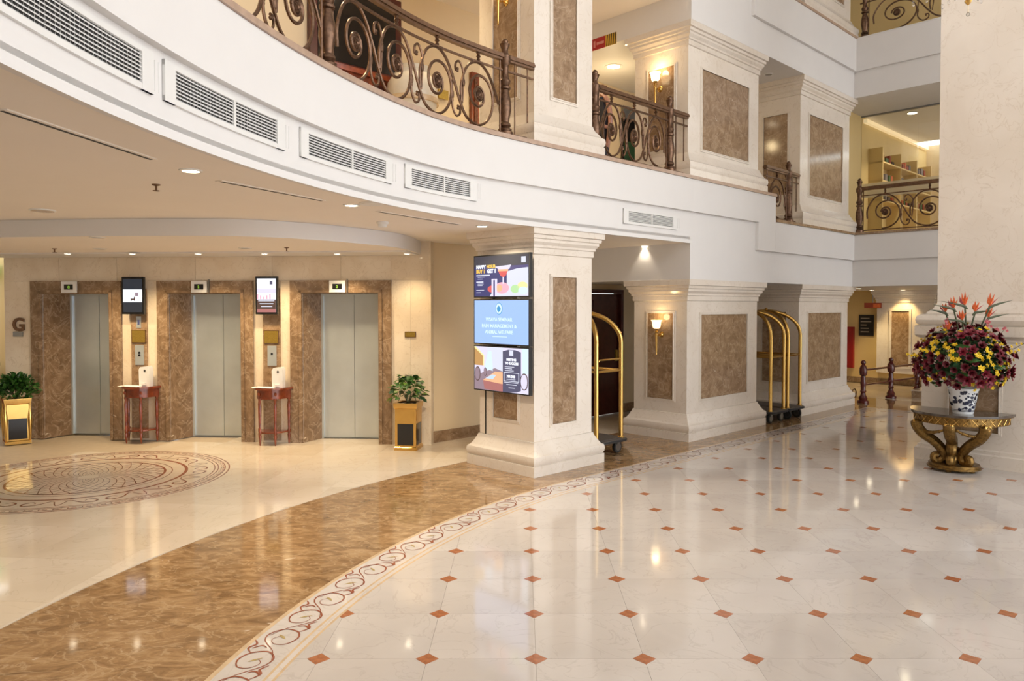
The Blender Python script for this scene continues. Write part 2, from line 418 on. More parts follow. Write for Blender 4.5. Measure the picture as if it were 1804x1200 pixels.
# border strip, bands
def fill_between(pa, pb, z0, z1):
    m = MB(); n = min(len(pa), len(pb))
    for i in range(n - 1):
        m.add([(pa[i][0], pa[i][1], z1), (pa[i+1][0], pa[i+1][1], z1), (pb[i+1][0], pb[i+1][1], z1), (pb[i][0], pb[i][1], z1)], [(0, 1, 2, 3)])
    return m
def lpath(rad, n=260, extra=0):
    d = RO - rad; pts = fpath(rad, UO + (UI - UO) * (RO - rad) / (RO - RI))
    pts.append(W(UO + (UI - UO) * (RO - rad) / (RO - RI), VEND)); L = [0]
    for p, q in zip(pts, pts[1:]): L.append(L[-1] + math.hypot(q[0] - p[0], q[1] - p[1]))
    return pts
def quad_band(r0, r1, mat, name, z):
    a, b = lpath(r0), lpath(r1); n = min(len(a), len(b))
    # both paths share their arc sampling; straight runs are matched by index from each end
    a2 = a[:91] + [a[-2], a[-1]]; b2 = b[:91] + [b[-2], b[-1]]
    return fill_between(a2, b2, 0, z).build(name, mat, floor, ang=0)
quad_band(RI + .0, RI + .018, 'tan_stone', 'border_line', -.0004)
quad_band(RI + .018, RI + .05, 'tile_marble', 'border_edge', -.0004)
quad_band(RI + .05, RI + .066, 'tan_stone', 'border_line', -.0002)
quad_band(RI + .066, RO - .03, 'tile_marble', 'border_strip', -.0004)
quad_band(RO - .03, RO, 'tan_stone', 'border_line', -.0002)
quad_band(RO, RB, 'brown_floor', 'brown_marble_band', -.0006)
# scroll motif along the border
SP = .58
def motif():
    m = MB(); m2 = MB()
    for sgn, x0 in ((1, 0.0), (-1, SP / 2)):
        def q(L): return [(x0 + x, sgn * y) for x, y in L]
        vine = q(spline([(-.16, -.085), (-.05, -.03), (.06, .075), (.15, .095), (.225, .03), (.20, -.06), (.12, -.095), (.04, -.06), (.035, .01), (.09, .045), (.14, .01)], 7))
        n = len(vine); m.ribbon(vine, [.004 + .008 * math.sin(math.pi * min(1, k / n * 1.15)) ** 1.5 for k in range(n)], .0012)
        lf = q(spline([(.20, -.06), (.26, -.10), (.31, -.075), (.36, -.105)], 6)); n = len(lf); m.ribbon(lf, [.003 + .012 * math.sin(math.pi * k / n) for k in range(n)], .0012)
        bud = q([(.10, -.03), (.125, .0), (.15, .035)]); m2.ribbon(bud, [.002, .022, .002], .0012)
        l2 = q(spline([(-.02, .02), (.0, .06), (-.04, .10)], 6)); n = len(l2); m.ribbon(l2, [.003 + .01 * math.sin(math.pi * k / n) for k in range(n)], .0012)
    return m.mesh('scroll_inlay', 'scroll_stone', 0), m2.mesh('leaf_inlay', 'olive_stone', 0)
mo1, mo2 = motif()
mid = lpath((RI + .066 + RO - .03) / 2)
L = [0]
for p, q in zip(mid, mid[1:]): L.append(L[-1] + math.hypot(q[0] - p[0], q[1] - p[1]))
s = .2
while s < L[-1] - .3:
    k = max(i for i in range(len(L)) if L[i] <= s); k = min(k, len(mid) - 2); t = (s - L[k]) / (L[k+1] - L[k])
    x = mid[k][0] + (mid[k+1][0] - mid[k][0]) * t; y = mid[k][1] + (mid[k+1][1] - mid[k][1]) * t; an = math.atan2(mid[k+1][1] - mid[k][1], mid[k+1][0] - mid[k][0])
    if y > 3 or k > 120: o = inst('scroll_inlay', mo1, floor, (x, y, 0), (0, 0, an)); inst('leaf_inlay', mo2, o)
    s += SP
# lift lobby tiles
LA = R(-5); lc, ls = math.cos(LA), math.sin(LA)
lob = []; LT = .8
rest = MB(); cnt = 0
lob_me = MB().prism([(-LT/2 + g, -LT/2 + g), (LT/2 - g, -LT/2 + g), (LT/2 - g, LT/2 - g), (-LT/2 + g, LT/2 - g)], -.012, 0, False).mesh('lobby_tile', 'lobby_marble', 0)
for i in range(-12, 16):
    for j in range(-3, 16):
        x, y = -3.83 + LT/2 + i * LT, .5 + j * LT; X, Y = -3.83 + (x + 3.83) * lc - (y - 6) * ls, 6 + (x + 3.83) * ls + (y - 6) * lc
        u, w_ = UW(X, Y)
        if u < UT: d = math.hypot(X - FC[0], Y - FC[1]) - RB
        else: d = w_ - WB
        if d < -.6 or X < -12 or Y < 0 or u > 13.8 or w_ > 11: continue
        lob.append((0 if abs(X / max(Y, .3)) < .76 and Y > 3.5 and not (X > -1.2 and w_ > 8.6) else 1, math.hypot(X, Y), X, Y, d, u, w_))
lob.sort()
for vis, dd, X, Y, d, u, w_ in lob:
    poly = [(X + a * lc - b * ls, Y + a * ls + b * lc) for a, b in ((-LT/2 + g, -LT/2 + g), (LT/2 - g, -LT/2 + g), (LT/2 - g, LT/2 - g), (-LT/2 + g, LT/2 - g))]
    full = True
    if d < .65:
        if u < UT:
            a = math.atan2(Y - FC[1], X - FC[0])
            for da in (-.035, 0, .035):
                aa = a + da; pt = (FC[0] + RB * math.cos(aa), FC[1] + RB * math.sin(aa)); tn = (math.sin(aa), -math.cos(aa))
                poly = clip(poly, (pt[0] + tn[0], pt[1] + tn[1]), pt) if poly else poly
        else: poly = clip(poly, W(u + 1, WB), W(u, WB))
        full = False
    if len(poly) < 3: continue
    if cnt < 280 and vis == 0:
        cnt += 1
        if full: inst('lobby_tile', lob_me, floor, (X, Y, 0), (0, 0, LA))
        else: MB().prism([(p[0] - X, p[1] - Y) for p in poly], -.012, 0, False).build('lobby_tile', 'lobby_marble', floor, (X, Y, 0), 0, 0)
    else: rest.prism(poly, -.012, 0, False)
tag(rest.build('lobby_tile_remainder', 'lobby_marble', floor, ang=0), kind='stuff')
# corridor floor beyond the right wing
MB().prism([W(UBn, 5), W(20, 5), W(20, -6), W(UBn, -6)], -.012, -.001).build('corridor_paving', 'lobby_marble', floor, ang=0)
MB().prism([W(UBn, WB), W(20, WB), W(20, 5), W(UBn, 5)], -.012, -.001).build('corridor_paving', 'lobby_marble', floor, ang=0)
# medallion
med = MB().lathe([(1.50, .0003), (1.50, .0012)], 96).build('medallion', 'lobby_marble', floor, (-4.93, 8.40, 0), 0, 0)
def ring(r0, r1, mat, z=.0022, n=96):
    m = MB(); vs = []; 
    for i in range(n): a = 2 * math.pi * i / n; vs += [(r0 * math.cos(a), r0 * math.sin(a), z), (r1 * math.cos(a), r1 * math.sin(a), z)]
    m.add(vs, [(2 * i, 2 * i + 1, (2 * i + 3) % (2 * n), (2 * i + 2) % (2 * n)) for i in range(n)])
    return m.build('ring_inlay', mat, med, ang=0)
for r0, r1 in ((1.485, 1.5), (1.44, 1.452), (1.365, 1.377), (1.325, 1.336), (1.0, 1.035), (.86, .87), (.775, .80)): ring(r0, r1, 'scroll_stone')
m = MB()
for i in range(72):
    a = 2 * math.pi * i / 72
    f = lambda r, d: (r * math.cos(a + d), r * math.sin(a + d))
    m.ribbon([f(1.39, -.03), f(1.43, -.03), f(1.43, .02), f(1.405, .02), f(1.405, -.008)], .009, .0024)
tag(m.build('key_inlay', 'scroll_stone', med, ang=0), kind='stuff')
for sg in (1, -1):
    m = MB()
    for i in range(30):
        a0 = 2 * math.pi * i / 30; pts = []
        for k in range(15):
            t = k / 14; r = .10 + .68 * t; a = a0 + sg * 1.15 * (1 - t) ** 1.3; pts.append((r * math.cos(a), r * math.sin(a)))
        m.ribbon(pts, [.002 + .008 * (k / 14) for k in range(15)], .0024 + .0002 * sg)
    m.build('rosette_inlay', 'scroll_stone', med, ang=0)
m = MB()
for i in range(10):
    a0 = 2 * math.pi * i / 10
    for sg in (1, -1):
        P = [(.0, 1.06), (.10, 1.10), (.20, 1.22), (.30, 1.24), (.33, 1.16), (.26, 1.11), (.22, 1.16)]
        pts = [(r * math.cos(a0 + sg * t * .85), r * math.sin(a0 + sg * t * .85)) for t, r in spline(P, 6)]; n = len(pts)
        m.ribbon(pts, [.004 + .018 * math.sin(math.pi * k / n) for k in range(n)], .0024)
    P = [(-.05, 1.12), (.0, 1.28), (.05, 1.12)]
    pts = [(r * math.cos(a0 + t), r * math.sin(a0 + t)) for t, r in spline(P, 6)]; m.ribbon(pts, .010, .0024)
m.build('scroll_inlay', 'scroll_stone', med, ang=0)

# ------------------------------------------------------------------ slabs, ceilings, fascias
def bbox(u0, u1, w0, w1, z0, z1, name, mat, parent=None):
    return MB().box(u0, u1, w0, w1, z0, z1).build(name, mat, parent, rz=TH if parent is None else 0)
c1 = MB().band(PATH, .0, 9.5, Z1, Z1 + .08).build('ceiling', 'ceiling_paint'); struct(c1, 'plain cream ceiling over the lift lobby')
fas = MB().band(PATH, 0, .35, Z1 + .001, Z1T).build('wall_gallery', 'white_paint'); struct(fas, 'curved white gallery fascia above the lift lobby')
MB().band(PATH, -.055, .02, 3.285, Z1T - .002).build('raised_band', 'white_paint', fas)
MB().band(PATH, -.075, .30, Z1T, Z1T + .045).build('coping', 'coping_stone', fas)
MB().band(PATH, -.02, .02, Z1 - .012, Z1 + .04).build('edge_bead', 'white_paint', fas)
gf = MB().band(PATH, .3, 3.2, Z1T - .1, Z1T).build('floor_gallery', 'lobby_marble'); struct(gf)
gb = MB().band(PATH, 2.8, 2.95, Z1T, Z3A).build('wall_gallery_back', 'cream_paint'); struct(gb, 'warm cream back wall of the upper gallery')
gc = MB().band(PATH, 0, 3.0, Z3A, Z3A + .08).build('ceiling_gallery', 'ceiling_paint'); struct(gc)
f3 = MB().band(PATH, 0, .35, Z3A + .001, Z3T).build('wall_upper_gallery', 'white_paint'); struct(f3)
# zone by the wide pillars
b2 = bbox(UB, 20, 5.85, 12, Z2, Z2T - .001, 'ceiling_colonnade', 'white_paint'); struct(b2, 'white deep beam and slab over the wide pillars')
MB().box(UB, 11.55, 5.80, 6.2, Z2T, Z1T).build('parapet', 'white_paint', b2)
MB().box(UB, 11.55, 5.795, 5.86, 3.285, Z1T - .001).build('raised_band', 'white_paint', b2)
MB().box(10.98, 11.55, 5.796, 5.86, 2.84, 3.29).build('raised_band', 'white_paint', b2)
MB().box(11.55, UWG - .0, 5.795, 5.86, 2.84, Z2T - .002).build('raised_band', 'white_paint', b2)
MB().box(UB, 11.56, 5.775, 6.2, Z1T, Z1T + .045).build('coping', 'coping_stone', b2)
MB().box(11.56, 15.2, 5.775, 6.2, Z2T, Z2T + .045).build('coping', 'brown_marble', b2)
b3 = bbox(UWG, 20, -6, 5.849, Z2, Z2T - .001, 'ceiling_wing', 'white_paint'); struct(b3, 'white fascia and slab of the right wing')
MB().box(UWG - .055, UWG + .02, -6, 5.795, 2.84, Z2T - .002).build('raised_band', 'white_paint', b3)
MB().box(UWG - .075, UWG + .35, -6, 5.775, Z2T, Z2T + .045).build('coping', 'brown_marble', b3)
b4 = bbox(UB, 20, 5.85, 12, Z3, Z3T, 'ceiling_colonnade_upper', 'white_paint'); struct(b4)
MB().box(UB, 10.8, 5.795, 5.86, 6.93, Z3T - .001).build('raised_band', 'white_paint', b4)
MB().box(10.8, UWG, 5.795, 5.86, 6.5, Z3T - .001).build('raised_band', 'white_paint', b4)
MB().box(UB, UWG + .3, 5.775, 6.2, Z3T, Z3T + .04).build('coping', 'coping_stone', b4)
b5 = bbox(UWG, 20, -6, 5.849, Z3, Z3T, 'ceiling_wing_upper', 'white_paint'); struct(b5)
MB().box(UWG - .055, UWG + .02, -6, 5.795, 6.5, Z3T - .001).build('raised_band', 'white_paint', b5)
MB().box(UWG - .06, UWG + .35, -6, 5.79, Z3T, Z3T + .02).build('coping', 'white_paint', b5)
# back walls of the upper storeys
wb = bbox(9.0, 20, 8.66, 8.8, Z2T, Z3, 'wall_colonnade_back', 'cream_paint'); struct(wb)
w3 = bbox(4.0, 20, 8.66, 8.8, Z3T, 9.6, 'wall_upper_back', 'cream_paint'); struct(w3)
w3c = MB().box(4.0, 15.0, 5.85, 8.8, 9.6, 9.7).box(UWG, 20, -6, 8.8, 9.6, 9.7).build('ceiling_upper', 'ceiling_paint', rz=TH); struct(w3c)
w3r = bbox(18.2, 18.35, -6, 8.66, Z3T, 9.6, 'wall_upper_wing', 'warm_paint'); struct(w3r)
# ground floor walls
w84 = MB().box(6.36, 9.86, 8.4, 8.55, 0, Z1).box(10.84, 20, 8.4, 8.55, 0, Z1).box(9.86, 10.84, 8.4, 8.55, 2.24, Z1).build('wall_back', 'cream_paint', rz=TH); struct(w84, 'plain cream wall behind the pillars')
bb = MB().box(6.36, 9.84, 8.372, 8.4, 0, .16).box(10.86, 18, 8.372, 8.4, 0, .16).build('baseboard_back', 'brown_marble', rz=TH); struct(bb)
wr = bbox(19.4, 19.55, -6, 8.4, 0, Z2, 'wall_right', 'warm_paint'); struct(wr, 'warm yellow wall at the end of the corridor')
bbr = bbox(19.37, 19.4, 5.6, 8.4, 0, .14, 'baseboard_right', 'brown_marble'); struct(bbr)
# dark red door in the back wall
d1 = bpy.data.objects.new('door_1', None); C.objects.link(d1); d1.location = W(9.86, 8.40, 0); d1.rotation_euler = (0, 0, TH); struct(d1, 'dark red wooden door behind the luggage cart')
MB().box(0, .07, -.03, .15, 0, 2.24).box(.91, .98, -.03, .15, 0, 2.24).box(0.07, .91, -.03, .15, 2.17, 2.24).build('door_frame', 'dark_wood', d1)
lf = MB().box(.075, .905, .03, .09, 0, 2.165).build('door_leaf', 'dark_wood', d1)
for z0, z1 in ((.15, .9), (1.0, 2.05)): MB().rloft(.18, .80, .02, .035, [(0, z0), (0, z1)]).build('door_panel', 'dark_wood', lf)
MB().box(.80, .86, .005, .03, .95, 1.15).build('door_plate', 'gold_plate', lf)

# ------------------------------------------------------------------ pillars
BASE = [(.115, 0), (.115, .115), (.10, .12), (.115, .145), (.122, .185), (.112, .225), (.085, .24), (.075, .255), (.055, .285), (.022, .35), (.015, .375), (0, .38)]
def CAP(zt): return [(0, zt - .31), (.018, zt - .30), (.018, zt - .235), (.035, zt - .225), (.035, zt - .20), (.065, zt - .165), (.065, zt - .135), (.085, zt - .125), (.09, zt - .09), (.115, zt - .08), (.118, zt)]
def panel(root, face, a0, a1, z0, z1, hu, hw, mat='brown_marble', split=False):
    # face-local frame: x to the viewer's right, y into the stone
    if face == 'front': pos = (0, -hw, 0); rz = 0
    else: pos = (-hu, 0, 0); rz = -R(90)
    fw = .035
    fr = MB()
    for (x0, x1, zz0, zz1) in ((a0 - fw, a0, z0 - fw, z1 + fw), (a1, a1 + fw, z0 - fw, z1 + fw), (a0, a1, z0 - fw, z0), (a0, a1, z1, z1 + fw)):
        fr.box(x0, x1, -.012, .02, zz0, zz1)
    for (x0, x1, zz0, zz1) in ((a0 - .012, a0, z0 - .012, z1 + .012), (a1, a1 + .012, z0 - .012, z1 + .012), (a0, a1, z0 - .012, z0), (a0, a1, z1, z1 + .012)):
        fr.box(x0, x1, -.022, .02, zz0, zz1)
    f = fr.build('panel_frame', 'pillar_marble', root, pos, rz)
    am = (a0 + a1) / 2
    for b0, b1 in (((a0, am - .003), (am + .003, a1)) if split else ((a0, a1),)): MB().box(b0, b1, -.004, .02, z0, z1).build('inset_panel', mat, root, pos, rz)
def pillar(label, u0, u1, w0, w1, z0, z1, pf=None, pl=None, cap=True, base=True, zs=None):
    hu, hw = (u1 - u0) / 2, (w1 - w0) / 2
    r = thing('marble_pillar', label, 'pillar', W((u0 + u1) / 2, (w0 + w1) / 2, z0), TH, 'marble pillars of the atrium')
    MB().box(-hu, hu, -hw, hw, 0.3 if base else 0, z1 - z0 - (.25 if cap else 0)).build('shaft', 'pillar_marble', r)
    if base: MB().rloft(-hu, hu, -hw, hw, BASE).build('base', 'pillar_marble', r)
    if cap: MB().rloft(-hu, hu, -hw, hw, CAP(z1 - z0)).build('capital', 'pillar_marble', r)
    if pf: panel(r, 'front', pf[0] - (u0 + u1) / 2, pf[1] - (u0 + u1) / 2, pf[2] - z0, pf[3] - z0, hu, hw, split='split' in label)
    if pl: panel(r, 'left', -pl[1] + (w0 + w1) / 2, -pl[0] + (w0 + w1) / 2, pl[2] - z0, pl[3] - z0, hu, hw)
    return r
A = (6.065, 7.085, 5.97, 6.91); B = (9.215, 11.27, 5.97, 6.91); Cc = (12.79, 14.93, 5.97, 6.91)
pA = pillar('cream marble pillar carrying the three stacked advertising screens', *A, 0, Z1, (6.36, 6.78, .555, 2.29), (6.23, 6.65, .60, 2.29))
pB = pillar('wide cream pillar with brass wall lamp beside the lone luggage cart, ground floor', *B, 0, Z2, (9.57, 10.93, .57, 1.82), (6.20, 6.66, .57, 1.84))
pC = pillar('wide cream pillar just right of the paired luggage carts, ground floor', *Cc, 0, Z2, (13.14, 14.58, .57, 1.82), (6.20, 6.66, .57, 1.84))
ZA = Z1T + .045; ZC = Z2T + .045
pillar('tall cream pillar rising from the curved balcony, directly above the screens', *A, ZA, Z3A, (6.36, 6.78, 4.38, 6.2), (6.23, 6.65, 4.38, 6.2))
pillar('upper floor cream pillar with glowing wall lamp and split brown panel', *B, ZA, Z3, (9.57, 10.93, 4.25, 5.42), (6.20, 6.66, 4.25, 5.45))
pillar('upper floor cream pillar next to the glazed shop front', *Cc, ZC, Z3, (13.14, 14.58, 3.95, 5.4), (6.20, 6.66, 3.95, 5.4))
pillar('top floor cream pillar at the inner corner of the atrium', *Cc, Z3T + .04, 9.6, (13.14, 14.58, 7.75, 9.2), (6.20, 6.66, 7.75, 9.2), cap=False)
pillar('top floor cream pillar above the wide middle pillar, mostly out of frame', *B, Z3T + .04, 9.6, (9.57, 10.93, 7.75, 9.2), None, cap=False)
# giant pier on the right
pd = thing('marble_pier', 'giant cream marble pier on a pedestal behind the flower table', 'pillar', W(11.35, 1.9, 0), TH)
PU, PW = .95, 1.13
MB().rloft(-1.09, 1.09, -1.26, 1.26, [(.06, 0), (.06, .15), (.045, .165), (.03, .17), (.03, .20), (0, .215), (0, 1.50)]).build('pedestal', 'pillar_marble', pd)
MB().rloft(-1.09, 1.09, -1.26, 1.26, [(.0, 1.50), (.02, 1.52), (.02, 1.55), (.05, 1.56), (.07, 1.585), (.07, 1.70), (.04, 1.705)]).build('pedestal_cap', 'pillar_marble', pd)
MB().rloft(-PU, PU, -PW, PW, [(.15, 1.70), (.185, 1.73), (.20, 1.775), (.185, 1.82), (.15, 1.845), (.10, 1.85), (.10, 1.865), (.04, 1.91), (.005, 1.98), (0, 2.0)]).build('torus_base', 'pillar_marble', pd)
MB().box(-PU, PU, -PW, PW, 1.95, 10.5).build('shaft', 'pillar_marble', pd)
panel(pd, 'left', 1.9 - w_at(1674, 10.26), 1.9 - w_at(1762, 10.26), .42, 1.36, 1.09, 1.26)

# ------------------------------------------------------------------ lift wall
LW0 = (-4.3, 10.64)
def LP(s, t=0.0): return (LW0[0] + s * lc - t * ls, LW0[1] + s * ls + t * lc)      # s along, t into the wall
def s_at(px, t=0.0):
    k = (px - CX) / F; x0, y0 = LP(0, t); return (k * y0 - x0) / (lc - k * ls)
ZW = 2.675
def lift_root(name, s, t=0.0, z=0.0): 
    x, y = LP(s, t); return (x, y, z)
lw = bpy.data.objects.new('wall_lift', None); C.objects.link(lw); lw.location = (*LW0, 0); lw.rotation_euler = (0, 0, LA); struct(lw, 'cream marble clad wall with three lift doors')
sL, sR = s_at(8), s_at(757)
fr = [(s_at(56), s_at(215)), (s_at(278), s_at(447)), (s_at(512), s_at(690))]
xs = [sL]
for a_, b_ in fr: xs += [a_, b_]
xs += [sR]
FT = 2.31
for k in range(0, len(xs), 2):
    n = 2 if xs[k+1] - xs[k] > .45 else 1
    for q in range(n):
        a_ = xs[k] + (xs[k+1] - xs[k]) * q / n; b_ = xs[k] + (xs[k+1] - xs[k]) * (q + 1) / n
        MB().box(a_ + .001, b_ - .001, 0, .14, 0, FT).build('marble_slab', 'wall_marble', lw)
brk = [sL, s_at(105), s_at(207), s_at(345), s_at(480), s_at(601), s_at(689), sR]
for a_, b_ in zip(brk, brk[1:]): MB().box(a_ + .0015, b_ - .0015, 0, .14, FT + .002, Z1).build('marble_slab', 'wall_marble', lw)
MB().box(sL, sR, .14, .6, FT, Z1).box(sL, fr[0][0], .14, .6, 0, FT).box(fr[2][1], sR, .14, .9, 0, FT).build('wall_core', 'cream_paint', lw)
MB().box(sR - .02, sR + .02, -.01, .9, 0, Z1).build('end_slab', 'wall_marble', lw)
for k in range(3):
    s0, s1 = fr[k]; dl, dr = [(128, 197), (342, 426), (570, 667)][k]
    r = bpy.data.objects.new('door_%d' % (k + 2), None); C.objects.link(r); r.location = lift_root('', s0); r.rotation_euler = (0, 0, LA)
    struct(r, ['brushed steel lift door nearest the left planter', 'brushed steel lift door between the two side tables', 'brushed steel lift door nearest the right planter'][k])
    Wd = s1 - s0; fw = .185; op0, op1 = fw, Wd - fw; dep = .38
    m = MB()
    for (x0, x1, z0, z1) in ((0, fw, 0, FT), (op1, Wd, 0, FT), (fw, op1, 2.125, FT)): m.box(x0, x1, -.03, .12, z0, z1)
    m.build('frame', 'brown_lift', r)
    m = MB()
    for (x0, x1, z0, z1) in ((fw - .055, fw - .012, 0, 2.18), (op1 + .012, op1 + .055, 0, 2.18), (fw - .055, op1 + .055, 2.137, 2.18)): m.box(x0, x1, -.045, -.029, z0, z1)
    m.build('frame_moulding', 'brown_lift', r)
    dl_, dr_ = s_at(dl, dep) - s0, max(s_at(dr, dep) - s0, op1 - .02)
    MB().prism([(op0 - .02, .0), (op0, 0), (dl_ - .02, dep), (dl_ - .06, dep)], 0, 2.14).build('reveal', 'brown_lift', r)
    MB().prism([(op1, 0), (op1 + .02, 0), (dr_ + .06, dep), (dr_, dep)], 0, 2.14).build('reveal', 'brown_lift', r)
    MB().box(op0 - .02, op1 + .02, 0, dep + .05, 2.125, 2.16).build('reveal_head', 'brown_lift', r)
    MB().box(dl_ - .03, dl_, dep - .02, dep + .06, 0, 2.125).box(dr_, dr_ + .03, dep - .02, dep + .06, 0, 2.125).box(dl_, dr_, dep - .02, dep + .06, 2.105, 2.125).build('jamb', 'steel', r)
    mid_ = (dl_ + dr_) / 2
    MB().box(dl_, mid_ - .002, dep + .01, dep + .04, .012, 2.105).build('door_leaf', 'steel', r)
    MB().box(mid_ + .002, dr_, dep + .016, dep + .046, .012, 2.105).build('door_leaf', 'steel', r)
    MB().box(dl_, dr_, dep - .02, dep + .05, .0, .01).build('sill', 'steel_dark', r)
    MB().box(dl_ - .3, dr_ + .3, dep + .05, dep + .1, 0, 2.3).build('shaft_wall', 'dark_void', r)
    ix = (127, 355, 597)[k]; si = s_at(ix) - s0
    ind = thing('floor_indicator', ['white floor indicator above the left lift door', 'white floor indicator above the middle lift door', 'white floor indicator above the right lift door'][k], 'indicator', lift_root('', s0 + si, -.04, 2.14), LA, 'lift floor indicators')
    MB().rloft(-.115, .115, -.028, .0, [(0, 0), (0, .165)]).build('housing', 'white_plastic', ind)
    MB().box(-.068, .068, -.031, -.027, .045, .12).build('display', 'black_gloss', ind)
    text('G' if k == 0 else '2', .05, 'led_green', ind, (-.015, -.0325, .064), bold=.002)
    if k: MB().box(.135, .15, -.03, .0, -.01, .19).build('bracket', 'steel_dark', ind)
# pilaster strips with call panels, plates and screens between the lifts
for k, (x0, x1, tvx0, tvx1) in enumerate(((232, 260, 224, 262), (464, 494.5, 457, 495))):
    a_, b_ = s_at(x0), s_at(x1); sd = ('left', 'right')[k]
    st_ = MB().box(0, b_ - a_, -.02, 0, .03, 2.20).build('trim_%d' % (k + 1), 'brown_marble', None, lift_root('', a_, 0), LA); struct(st_)
    c_ = (a_ + b_) / 2
    t_ = thing('wall_screen', ['portrait wall screen with white picture on black, between left lifts', 'portrait wall screen with pale hall picture and red footer, between right lifts'][k], 'screen', lift_root('', (s_at(tvx0) + s_at(tvx1)) / 2, -.10, 1.83), LA, 'portrait screens between the lifts')
    hw_ = (s_at(tvx1) - s_at(tvx0)) / 2; th_ = .535
    MB().rloft(-hw_, hw_, -.02, .025, [(0, 0), (0, th_)]).build('casing', 'black_gloss', t_)
    MB().box(-.06, .06, .025, .10, .15, .38).build('wall_mount', 'steel_dark', t_)
    sx = hw_ - .022
    scr = MB().box(-sx, sx, -.0225, -.019, .03, th_ - .03).build('display', 'scr_night' if k == 0 else 'scr_white', t_)
    if k == 0:
        MB().box(-sx, sx, -.0245, -.022, .175, .355).build('picture', 'scr_white', scr)
        MB().box(-.03, .04, -.0255, -.024, .205, .225).box(-.025, -.01, -.0255, -.024, .195, .21).box(.02, .035, -.0255, -.024, .195, .25).build('bench_picture', 'scr_brown', scr)
        MB().box(.04, .085, -.0255, -.024, .26, .31).build('logo', 'scr_mauve', scr)
    else:
        MB().box(-sx, sx, -.0235, -.022, .30, .36).build('picture', 'scr_lilac', scr)
        for q in range(5): MB().prism([(-sx + q * .045, -.0242), (-sx + q * .045 + .02, -.0242), (-sx + q * .045 + .02, -.0236), (-sx + q * .045, -.0236)], .215, .25 + .02 * abs(q - 2)).build('hall_picture', 'scr_pink', scr)
        MB().box(-sx, sx, -.0245, -.022, .075, .21).build('caption', 'scr_brown', scr)
        for q in range(3): MB().box(-sx + .02 + q * .02, sx - .02 - q * .015, -.0255, -.024, .185 - q * .04, .197 - q * .04).build('caption_line', 'scr_pale', scr)
        MB().box(-sx, sx, -.0245, -.022, .03, .075).build('footer', 'scr_rose', scr)
        MB().box(.05, .09, -.0245, -.022, .42, .47).build('logo', 'scr_slate', scr)
    zt = lambda y: HC + (539 - y) / F * 10.62
    pl_ = thing('brass_plaque', ['square brass plaque above the left side table', 'square brass plaque above the right side table'][k], 'plaque', lift_root('', s_at(246 if k == 0 else 479.3), -.021, zt(605)), LA, 'brass plaques on the lift wall')
    MB().rloft(-.108, .108, -.012, 0, [(0, 0), (0, .19)]).build('frame', 'rail_bronze', pl_)
    MB().box(-.098, .098, -.0145, -.011, .010, .18).build('plate', 'gold_plate', pl_)
    cp = thing('call_panel', ['steel lift call panel with two buttons above left side table', 'steel lift call panel with one button above right side table'][k], 'call panel', lift_root('', s_at(247 if k == 0 else 480), -.021, zt(644)), LA, 'lift call panels')
    MB().box(-.065, .065, -.010, 0, 0, .285).build('plate', 'steel', cp)
    for z_ in ((.14, .175) if k == 0 else (.17,)):
        MB().lathe([(.016, 0), (.016, .006), (.011, .008)], 14).xf(Matrix.Translation((0, -.009, z_)) @ Matrix.Rotation(R(90), 4, 'X')).build('button', 'black_gloss', cp)
    if k == 0:
        kp = thing('key_switch', 'narrow steel key switch plate below the left wall screen', 'switch', lift_root('', s_at(246), -.021, zt(578)), LA)
        MB().box(-.034, .034, -.008, 0, 0, .165).build('plate', 'steel', kp)
        MB().box(-.014, .014, -.011, -.007, .045, .115).build('slot', 'scr_slate', kp)
# letter G and plaques
gl = thing('floor_letter', 'bronze letter G with small plate on the wall left of the lifts', 'sign', lift_root('', s_at(32), -.0, HC + (539 - 593) / F * 10.9), LA)
t_ = text('G', .27, 'rail_bronze', gl, (-.085, -.012, .085), bold=.008, name='letter'); t_.scale = (1, 14, 1)
MB().box(-.075, .075, -.015, 0, 0, .07).build('plate', 'steel_dark', gl)
gp = thing('wall_plaque', 'small gold plaque on the wall above the right planter', 'plaque', lift_root('', s_at(723), 0, HC + (539 - 594) / F * 10.5), LA)
MB().box(-.08, .08, -.012, 0, 0, .08).build('frame', 'rail_bronze', gp); MB().box(-.072, .072, -.015, -.011, .008, .072).build('plate', 'gold_plate', gp)
struct(MB().box(-11.6, -11.45, -7, 12.6, 0, Z1).build('wall_unseen_left', 'cream_paint'))  # unseen wall, added to close off daylight on the left
struct(MB().box(-11.6, 2.5, -7.15, -7, 0, 10.6).build('wall_unseen_behind', 'cream_paint'))  # unseen wall added behind the camera, length set to dim the pier
struct(MB().prism([(-11.6, -7.15), (7, -7.15), W(20, -7), W(20, 12), (-11.6, 16)], 10.6, 10.7).build('ceiling_unseen_atrium', 'white_paint'))  # unseen roof, added so daylight enters from the open right side
# left end: passage wall with exit sign
pw = MB().box(-12.2, -7.3, 12.6, 12.75, 0, Z1).build('wall_left', 'warm_paint'); struct(pw)
es = thing('exit_sign', 'green exit sign at the far left edge', 'exit sign', (-9.13, 12.5, 2.45), 0); MB().box(-.25, .25, 0, .05, 0, .2).build('lit_panel', 'exit_green', es); MB().rod((0, .025, .2), (0, .025, .4), .01).build('hanger', 'steel_dark', es)
cb = thing('wood_counter', 'dark red wooden counter at the far left edge', 'counter', (-9.2, 12.1, 0), 0); MB().box(-.5, .42, -.25, .25, 0, .95).build('body', 'red_wood', cb); MB().box(-.55, .47, -.3, .3, .95, 1.0).build('top', 'red_wood', cb)

